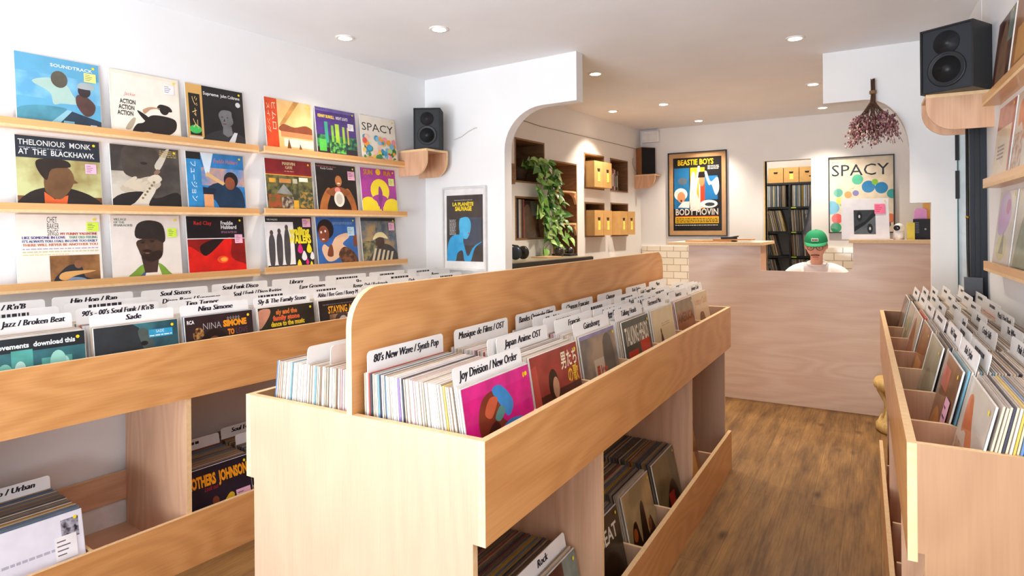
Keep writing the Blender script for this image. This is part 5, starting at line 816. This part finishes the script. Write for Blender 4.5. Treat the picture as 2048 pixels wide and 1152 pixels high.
# ================================================================ STOREROOM
t = thing('storeroom_shelf', 'black record shelving seen through the rear doorway', 'shelf', (-1.02, 8.9, 0)); K = flat('#1A1A1D', .6); m = MB()
ZS = [.0, .32, .645, .97, 1.295, 1.62, 1.94]
for z in ZS: MB().box(-.45, .42, 0, .36, z, z + .028, K).build('shelf_board', t)
for x in (-.45, .0, .40): MB().box(x, x + .024, 0.001, .36, .028, 1.94, K).build('upright', t)
MB().box(-.45, .42, .36, .37, 0, 1.95, K).build('back_panel', t)
for z in ZS[2:6]:
    MB().box(.03, .09, -.004, -.0005, z + .006, z + .022, flat('#A6C83A', .6)).build('index_label', t); MB().box(-.40, -.32, -.004, -.0005, z + .006, z + .022, flat('#A6C83A', .6)).build('index_label', t)
rg = random.Random(5)
for ri, z in enumerate(ZS[:-1]):
    for x0, x1 in ((-1.44, -1.03), (-.99, -.63)):
        x = x0 + .01; lim = x1 - (.10 if ri in (2, 3) else .03)
        while x < lim:
            lean = .0 if ri >= 5 else (.22 if x > x0 + .2 else .05); dk = rg.random() < (.35 if ri == 5 else .78)
            vi = rg.randrange(12) if dk else rg.choice([0, 2, 8, 12, 15, 5, 6]); M_ = 0
            me = (DARKV if dk else LIGHTV)[vi]; M = Matrix.Translation((x, 9.06, z + .03)) @ Matrix.Rotation(-lean, 4, 'Y') @ Matrix.Rotation(R(90), 4, 'Z')
            if x - .30 * math.sin(lean) < x0 - .01 and lean: M = Matrix.Translation((x, 9.06, z + .03)) @ Matrix.Rotation(R(90), 4, 'Z')
            k = len(REST.v); REST.v += [tuple(M @ (Vector(v_.co) * .9)) for v_ in me.vertices]; ms = list(me.materials)
            for p in me.polygons: REST.f.append(tuple(k + a for a in p.vertices)); REST.mi.append(REST.m(ms[p.material_index])); REST.sm.append(False)
            x += rg.choice([.006, .007, .012, .009])
for j, x in enumerate((-1.18, -.99, -.80)): carton(W0, x, 8.93, 1.969, 0, .182, .3, .20, 'pale cardboard archive box on the storeroom shelf, %s' % ('leftmost', 'middle one with a yellow label', 'rightmost')[j], (0,) if j == 1 else None, '#14110F')
m = MB(); nx = 14; vs = []; fs = []
for i in range(nx):
    f = i / (nx - 1)
    for z, xa, xb in ((2.02, -.70, -.60), (1.8, -.73, -.58), (1.55, -.78, -.56), (1.3, -.84, -.54), (1.28, -.84, -.54)): vs.append((xa + (xb - xa) * f, 8.72 + .018 * math.sin(f * 16), z))
for i in range(nx - 1):
    for k in range(4): fs.append((i * 5 + k, i * 5 + k + 1, (i + 1) * 5 + k + 1, (i + 1) * 5 + k))
vs2 = [(a, b_ + .004, c) for a, b_, c in vs]; m.add(vs, fs, flat('#6A6A72', .9), None, True); m.add(vs2, [f_[::-1] for f_ in fs], flat('#6A6A72', .9), None, True)
m.tube([(-.76, 8.74, 2.03), (-.12, 8.74, 2.03)], .008, BLACK); o = m.build('grey_curtain'); tag(o, 'grey cloth hanging at the right of the storeroom shelving', 'curtain')

# ================================================================ RIGHT SIDE: COLUMN, DOOR, CABLE
t = thing('steel_column', 'dark blue-black steel column at the end of the right wall', 'column', (.402, 3.62, 0)); MB().box(-.032, .034, -.02, .03, 0, 1.985, flat('#141C26', .5)).build('column_body', t); MB().box(-.014, .004, -.028, -.02, 0, 1.985, flat('#12161C', .4)).build('channel', t)
MB().tube([(-.040, -.02, 1.14), (-.042, -.02, 1.3), (-.042, -.018, 1.9)], .006, BLACK, 8).build('conduit', t); MB().box(-.058, .01, -.055, -.02, 1.06, 1.145, flat('#54565C', .5)).build('junction_box', t); MB().lathe([(.0075, 0), (.0075, .012)], flat('#A8843A', .3, metal=1), 12).build('brass_clip', t, (-.042, -.02, 1.42))
d = struct('door_1', MB().box(.392, .80, 4.36, 4.40, .0, 2.05, flat('#DDE9EC', .3, .2))); MB().box(.389, .394, 4.352, 4.36, 0, 2.05, flat('#2A6068', .4)).build('edge_strip', d)
for z0, z1 in ((1.76, 1.91), (1.54, 1.70)): MB().box(.380, .398, 4.345, 4.36, z0, z1, BLACK).build('hinge', d)
# dried bouquet
t = thing('dried_bouquet', 'bunch of dried purple-red flowers hanging upside down on the arch', 'dried flowers', (-.025, 4.41, 2.29)); st = MB(); fl = MB(); rg = random.Random(9); BR = flat('#6A4A38', .8)
for i in range(95):
    a = rg.uniform(-1, 1); b_ = rg.uniform(0, 1); top = (rg.uniform(-.012, .012), -.02 + rg.uniform(-.012, .004), rg.uniform(-.02, .0)); nk = (rg.uniform(-.014, .014), -.026 + rg.uniform(-.01, .01), -.14)
    ln = rg.uniform(.28, .42); end = (a * .155 * (ln / .4) ** .6, -.03 - b_ * .10, -ln); md = (end[0] * .45, end[1] * .6 - .012, -.22)
    st.tube([top, nk, md, end], .0011, BR, 4)
    for q in range(14):
        f = rg.uniform(.15, 1.0); c = [md[k] + (end[k] - md[k]) * f + rg.uniform(-.018, .018) for k in range(3)]; c[1] = min(c[1], -.006)
        s_ = rg.uniform(.003, .0062); fl.ball(c, (s_, s_, s_ * 1.5), rg.choice([flat('#8E5A60', .8), flat('#7A454E', .8), flat('#A87A7A', .8), flat('#BCA092', .8)]), 5, 4)
for q in range(2): st.tube([(.02, -.02, -.24), (.06, -.02, -.245), (.12, -.03, -.225)], .001, BR, 4)
for q in range(10): fl.ball((.06 + .006 * q, -.03, -.243 + .003 * (q % 4)), (.004, .004, .007), flat('#74394A', .8), 5, 4)
st.build('stems', t); fl.build('dry_blossoms', t); MB().lathe([(.018, -.075), (.019, -.08), (.019, -.09), (.018, -.095)], flat('#8A6A4A', .8), 14).build('tie', t, (0, -.022, 0))
# stool
t = thing('carved_stool', 'rounded carved yellowish wooden stool between counter and right rack', 'stool', (.118, 4.90, 0)); SW = wood('carved_wood', '#D9B878', '#B08A4A', 'Z', .6, 0, 3)
MB().lathe([(.13, .275), (.155, .30), (.16, .33), (.145, .355), (.10, .36), (.04, .345), (.001, .342)], SW, 32).build('seat', t)
m = MB(); m.lathe([(.10, .085), (.075, .12), (.072, .20), (.10, .255), (.13, .276)], SW, 24)
for k in range(8): a = 2 * PI * k / 8; m.tube([(.125 * math.cos(a), .125 * math.sin(a), .28), (.085 * math.cos(a + .3), .085 * math.sin(a + .3), .2), (.085 * math.cos(a + .5), .085 * math.sin(a + .5), .13), (.115 * math.cos(a + .7), .115 * math.sin(a + .7), .07)], .016, SW, 8)
m.build('pedestal', t); MB().lathe([(.13, 0), (.145, .02), (.145, .05), (.12, .085), (.10, .086)], SW, 32).build('base', t)

# ================================================================ THE PERSON
def skin(name, verts, edges, radii, mat, parent, sub=2, root=0):
    import bmesh
    me = bpy.data.meshes.new(name); bm = bmesh.new(); ly = bm.verts.layers.skin.verify(); vv = []
    for i, (p, r_) in enumerate(zip(verts, radii)):
        v_ = bm.verts.new(p); rr3 = r_ if hasattr(r_, '__len__') else (r_, r_); v_[ly].radius = rr3; v_[ly].use_root = (i == root); vv.append(v_)
    for a, b_ in edges: bm.edges.new((vv[a], vv[b_]))
    bm.to_mesh(me); bm.free(); o = bpy.data.objects.new(name, me); COL.objects.link(o)
    sk = o.modifiers.new('s', 'SKIN'); sk.use_smooth_shade = True; ss = o.modifiers.new('ss', 'SUBSURF'); ss.levels = sub; ss.render_levels = sub
    bpy.context.view_layer.update(); m2 = bpy.data.meshes.new_from_object(o.evaluated_get(bpy.context.evaluated_depsgraph_get())); bpy.data.objects.remove(o)
    m2.materials.clear(); m2.materials.append(mat)
    for p in m2.polygons: p.use_smooth = True
    o = bpy.data.objects.new(name, m2); COL.objects.link(o); o.parent = parent; return o
SK = flat('#E3B09A', .5, 0, .35, var=.04); SHIRT = flat('#F2F3F6', .85, var=.02); DEN = flat('#2E3A52', .85)
per = thing('person', 'seated person in green cap, glasses and white t-shirt behind the counter', 'person', (-.452, 5.86, .055))
# body: origin on the floor below the pelvis, facing -Y
V = [(0, 0, .50), (0, -.005, .62), (0, -.02, .78), (0, -.035, .92), (0, -.04, .975), (0, -.055, 1.035), (0, -.075, 1.09)]; E_ = [(0, 1), (1, 2), (2, 3), (3, 4), (4, 5), (5, 6)]; RR = [(.14, .11), (.125, .10), (.145, .105), (.13, .09), (.072, .058), (.046, .048), (.044, .05)]
HAND = []
for s_ in (-1, 1):
    k = len(V); V += [(s_ * .165, -.035, .945), (s_ * .215, -.07, .88), (s_ * .235, -.12, .76), (s_ * .20, -.20, .78), (s_ * .12, -.30, .785)]; RR += [.062, .052, .042, .036, .026]; E_ += [(3, k), (k, k + 1), (k + 1, k + 2), (k + 2, k + 3), (k + 3, k + 4)]
    w0 = len(V); V += [(s_ * .10, -.335, .785), (s_ * .085, -.372, .782)]; RR += [(.03, .016), (.034, .014)]; E_ += [(k + 4, w0), (w0, w0 + 1)]
    for fi, (dx, ln) in enumerate(((-.028, .056), (-.010, .066), (.010, .062), (.028, .050))):
        b0 = len(V); bx_, by_ = s_ * .085 + dx, -.388
        V += [(bx_, by_, .784), (bx_ + dx * .15, by_ - ln * .5, .786), (bx_ + dx * .2, by_ - ln, .770)]; RR += [.0088, .008, .0068]; E_ += [(w0 + 1, b0), (b0, b0 + 1), (b0 + 1, b0 + 2)]
    b0 = len(V); V += [(s_ * .062, -.345, .782), (s_ * .045, -.372, .776), (s_ * .040, -.395, .768)]; RR += [.011, .010, .008]; E_ += [(w0, b0), (b0, b0 + 1), (b0 + 1, b0 + 2)]
    q = len(V); V += [(s_ * .10, -.03, .50), (s_ * .12, -.22, .50), (s_ * .125, -.38, .49), (s_ * .125, -.36, .25), (s_ * .125, -.31, .04), (s_ * .125, -.36, .0), (s_ * .13, -.44, -.015)]; RR += [.095, .08, .06, .055, .04, .04, .032]; E_ += [(0, q), (q, q + 1), (q + 1, q + 2), (q + 2, q + 3), (q + 3, q + 4), (q + 4, q + 5), (q + 5, q + 6)]
skin('body', V, E_, RR, SK, per, 1)
skin('t_shirt', [(0, 0, .55), (0, -.01, .68), (0, -.025, .82), (0, -.04, .93), (-.10, -.038, .968), (.10, -.038, .968), (-.178, -.04, .94), (.178, -.04, .94), (-.228, -.075, .87), (.228, -.075, .87), (-.24, -.10, .81), (.24, -.10, .81)], [(0, 1), (1, 2), (2, 3), (3, 4), (3, 5), (4, 6), (5, 7), (6, 8), (7, 9), (8, 10), (9, 11)],
     [(.165, .135), (.155, .13), (.175, .13), (.15, .105), (.075, .068), (.075, .068), (.078, .076), (.078, .076), (.066, .066), (.066, .066), (.064, .064), (.064, .064)], SHIRT, per, 2)
m = MB(); rp = [(.074 * math.cos(2 * PI * k / 24), -.052 + .068 * math.sin(2 * PI * k / 24), 1.022 + .020 * math.sin(2 * PI * k / 24)) for k in range(25)]; m.tube(rp, .008, SHIRT, 8); m.build('collar', per)
skin('trousers', [(0, 0, .50), (0, 0, .58), (-.10, -.03, .50), (-.12, -.22, .50), (-.125, -.38, .49), (-.125, -.36, .25), (-.125, -.31, .06), (.10, -.03, .50), (.12, -.22, .50), (.125, -.38, .49), (.125, -.36, .25), (.125, -.31, .06)], [(0, 1), (0, 2), (2, 3), (3, 4), (4, 5), (5, 6), (0, 7), (7, 8), (8, 9), (9, 10), (10, 11)], [(.155, .125), (.15, .12), .108, .092, .074, .068, .055, .108, .092, .074, .068, .055], DEN, per, 2)
for s_ in (-1, 1): m = MB(); m.ball((s_ * .128, -.385, -.01), (.046, .125, .045), flat('#EDEDED', .6)); m.box(s_ * .128 - .045, s_ * .128 + .045, -.505, -.27, -.055, -.035, flat('#DDDDDD', .6)); m.build('shoe', per)
# head, tilted down
hd = bpy.data.objects.new('head_turn', None)
HT = Matrix.Translation((0, -.100, 1.172)) @ Matrix.Rotation(R(11), 4, 'X')
def hmesh():
    vs = []; fs = []; sg, rn = 40, 28
    for i in range(rn + 1):
        ph = PI * i / rn
        for k in range(sg):
            th = 2 * PI * k / sg; x = math.sin(ph) * math.cos(th); y = math.sin(ph) * math.sin(th); z = -math.cos(ph)
            X, Y, Z = x * .077, y * .097, z * .118
            if z < -.1: X *= 1 - .30 * ((-z - .1) / .9) ** 1.3; Y = Y * (1 - .18 * (-z - .1)) - (.010 if y < 0 else 0) * (-z)
            if y < 0:
                g = lambda cx, cz, sx_, sz_, a: a * math.exp(-((X - cx) / sx_) ** 2 - ((Z - cz) / sz_) ** 2)
                Y -= g(0, -.020, .011, .026, .016) + g(0, -.036, .014, .010, .012) + g(0, .028, .045, .010, .005) + g(0, -.062, .022, .008, .006) + g(0, -.098, .024, .014, .010) + g(.045, -.02, .02, .02, .004) + g(-.045, -.02, .02, .02, .004)
                Y += g(.031, .006, .016, .011, .010) + g(-.031, .006, .016, .011, .010) + g(0, -.078, .02, .006, .004)
            vs.append((X, Y, Z))
    for i in range(rn):
        for k in range(sg): k2 = (k + 1) % sg; fs.append((i * sg + k, i * sg + k2, (i + 1) * sg + k2, (i + 1) * sg + k))
    return vs, fs
vs, fs = hmesh(); m = MB(); m.add(vs, fs, SK, HT, True)
for s_ in (-1, 1): m.ball((s_ * .079, .012, -.005), (.010, .018, .030), SK, 12, 8, HT); m.ball((s_ * .084, .006, -.004), (.006, .012, .02), SK, 10, 6, HT)
m.tube([(0, -.045, 1.02), (0, -.065, 1.08), (0, -.085, 1.13)], .047, SK, 16)
m.build('head', per)
m = MB()
for s_ in (-1, 1): m.ball((s_ * .031, -.080, .004), (.012, .010, .0075), flat('#EFE8E4', .3), 12, 8, HT); m.ball((s_ * .031, -.0885, .002), (.005, .003, .005), flat('#2A1E18', .2), 10, 6, HT); m.ball((s_ * .031, -.082, .0065), (.0135, .010, .006), SK, 12, 8, HT)
m.build('eyes', per)
m = MB(); m.tube([(-.030, -.102, -.060), (-.016, -.111, -.056), (0, -.114, -.055), (.016, -.111, -.056), (.030, -.102, -.060)], .0052, flat('#6B4A3C', .9), 8, HT); m.build('moustache', per)
m = MB(); m.tube([(-.022, -.101, -.075), (0, -.106, -.073), (.022, -.101, -.075)], .0035, flat('#B0706A', .5), 8, HT); m.build('lips', per)
m = MB()
for s_ in (-1, 1):
    m.tube([(s_ * .034 + .024 * math.cos(2 * PI * k / 20), -.1035 + abs(.024 * math.cos(2 * PI * k / 20)) * .1, .002 + .019 * math.sin(2 * PI * k / 20)) for k in range(21)], .0022, flat('#2A2422', .3), 6, HT); m.tube([(s_ * .058, -.098, .006), (s_ * .076, -.05, .008), (s_ * .086, .01, .008)], .0014, flat('#2A2422', .3), 6, HT)
m.tube([(-.011, -.107, .004), (0, -.110, .008), (.011, -.107, .004)], .0014, flat('#2A2422', .3), 6, HT); m.build('glasses', per)
m = MB(); # hair at the sides and back under the cap
for s_ in (-1, 1): m.ball((s_ * .066, .030, .03), (.016, .045, .045), flat('#3A2A22', .9), 12, 8, HT)
m.ball((0, .058, .005), (.064, .045, .07), flat('#3A2A22', .9), 16, 10, HT); m.build('hair', per)
GR = flat('#1A8A5C', .8, var=.06); m = MB(); vs = []; fs = []; sg, rn = 36, 12
for i in range(rn + 1):
    ph = (PI / 2) * i / rn
    for k in range(sg):
        th = 2 * PI * k / sg; r0 = math.cos(ph) ** .8; sw = 1 + .012 * math.cos(6 * th) * math.cos(ph); vs.append((.088 * r0 * math.cos(th) * sw, .006 + .108 * r0 * math.sin(th) * sw, .034 + .098 * math.sin(ph)))
for i in range(rn):
    for k in range(sg): k2 = (k + 1) % sg; fs.append((i * sg + k, i * sg + k2, (i + 1) * sg + k2, (i + 1) * sg + k))
m.add(vs, fs, GR, HT, True); m.ball((0, .006, .132), (.008, .008, .005), GR, 10, 6, HT)
cap = m.build('cap', per)
m = MB(); vs = []; n_ = 20; RI = []
for lay in (0, .004):
    for i in range(n_ + 1):
        a = PI + PI * (.08 + .84 * i / n_); vs.append((.086 * math.cos(a), .006 + .106 * math.sin(a), .036 + lay)); x = .088 * math.cos(a); b_ = math.sin((i / n_) * PI) ** .55
        vs.append((x * 1.02, .006 + .106 * math.sin(a) - .052 * b_, .036 + lay - .014 * b_ - .010 * (x / .088) ** 2))
k2 = 2 * (n_ + 1)
for i in range(n_): m_i = 2 * i; fs2 = [(m_i, m_i + 1, m_i + 3, m_i + 2), (k2 + m_i, k2 + m_i + 2, k2 + m_i + 3, k2 + m_i + 1), (m_i + 1, k2 + m_i + 1, k2 + m_i + 3, m_i + 3)]; RI += fs2
m.add(vs, RI, flat('#3CAA78', .8, var=.04), HT, True); m.build('brim', cap)
m = MB(); m.box(-.026, .026, -.1065, -.101, .058, .082, flat('#EDE9E0', .7), None, HT)
for q in range(4): m.box(-.020 + q * .011, -.013 + q * .011, -.1075, -.1065, .063, .077, flat('#3A3A38', .7), None, HT)
m.build('cap_patch', cap)
t = thing('office_stool', 'dark stool carrying the seated person behind the counter', 'stool', (-.452, 5.86, 0)); MB().lathe([(.001, .40), (.17, .40), (.18, .41), (.18, .425), (.16, .435), (.001, .435)], flat('#26262A', .7), 28).build('seat', t); MB().lathe([(.025, .03), (.025, .40)], flat('#8A8A8E', .3, metal=1), 16).build('column', t); MB().lathe([(.20, 0), (.20, .012), (.03, .035)], flat('#3A3A3E', .5), 28).build('base', t)
if REST.v:
    o = REST.build('packed_records'); tag(o, 'remaining record sleeves packed upright in the rack bins and on the storeroom shelves', 'records', None, 'stuff')
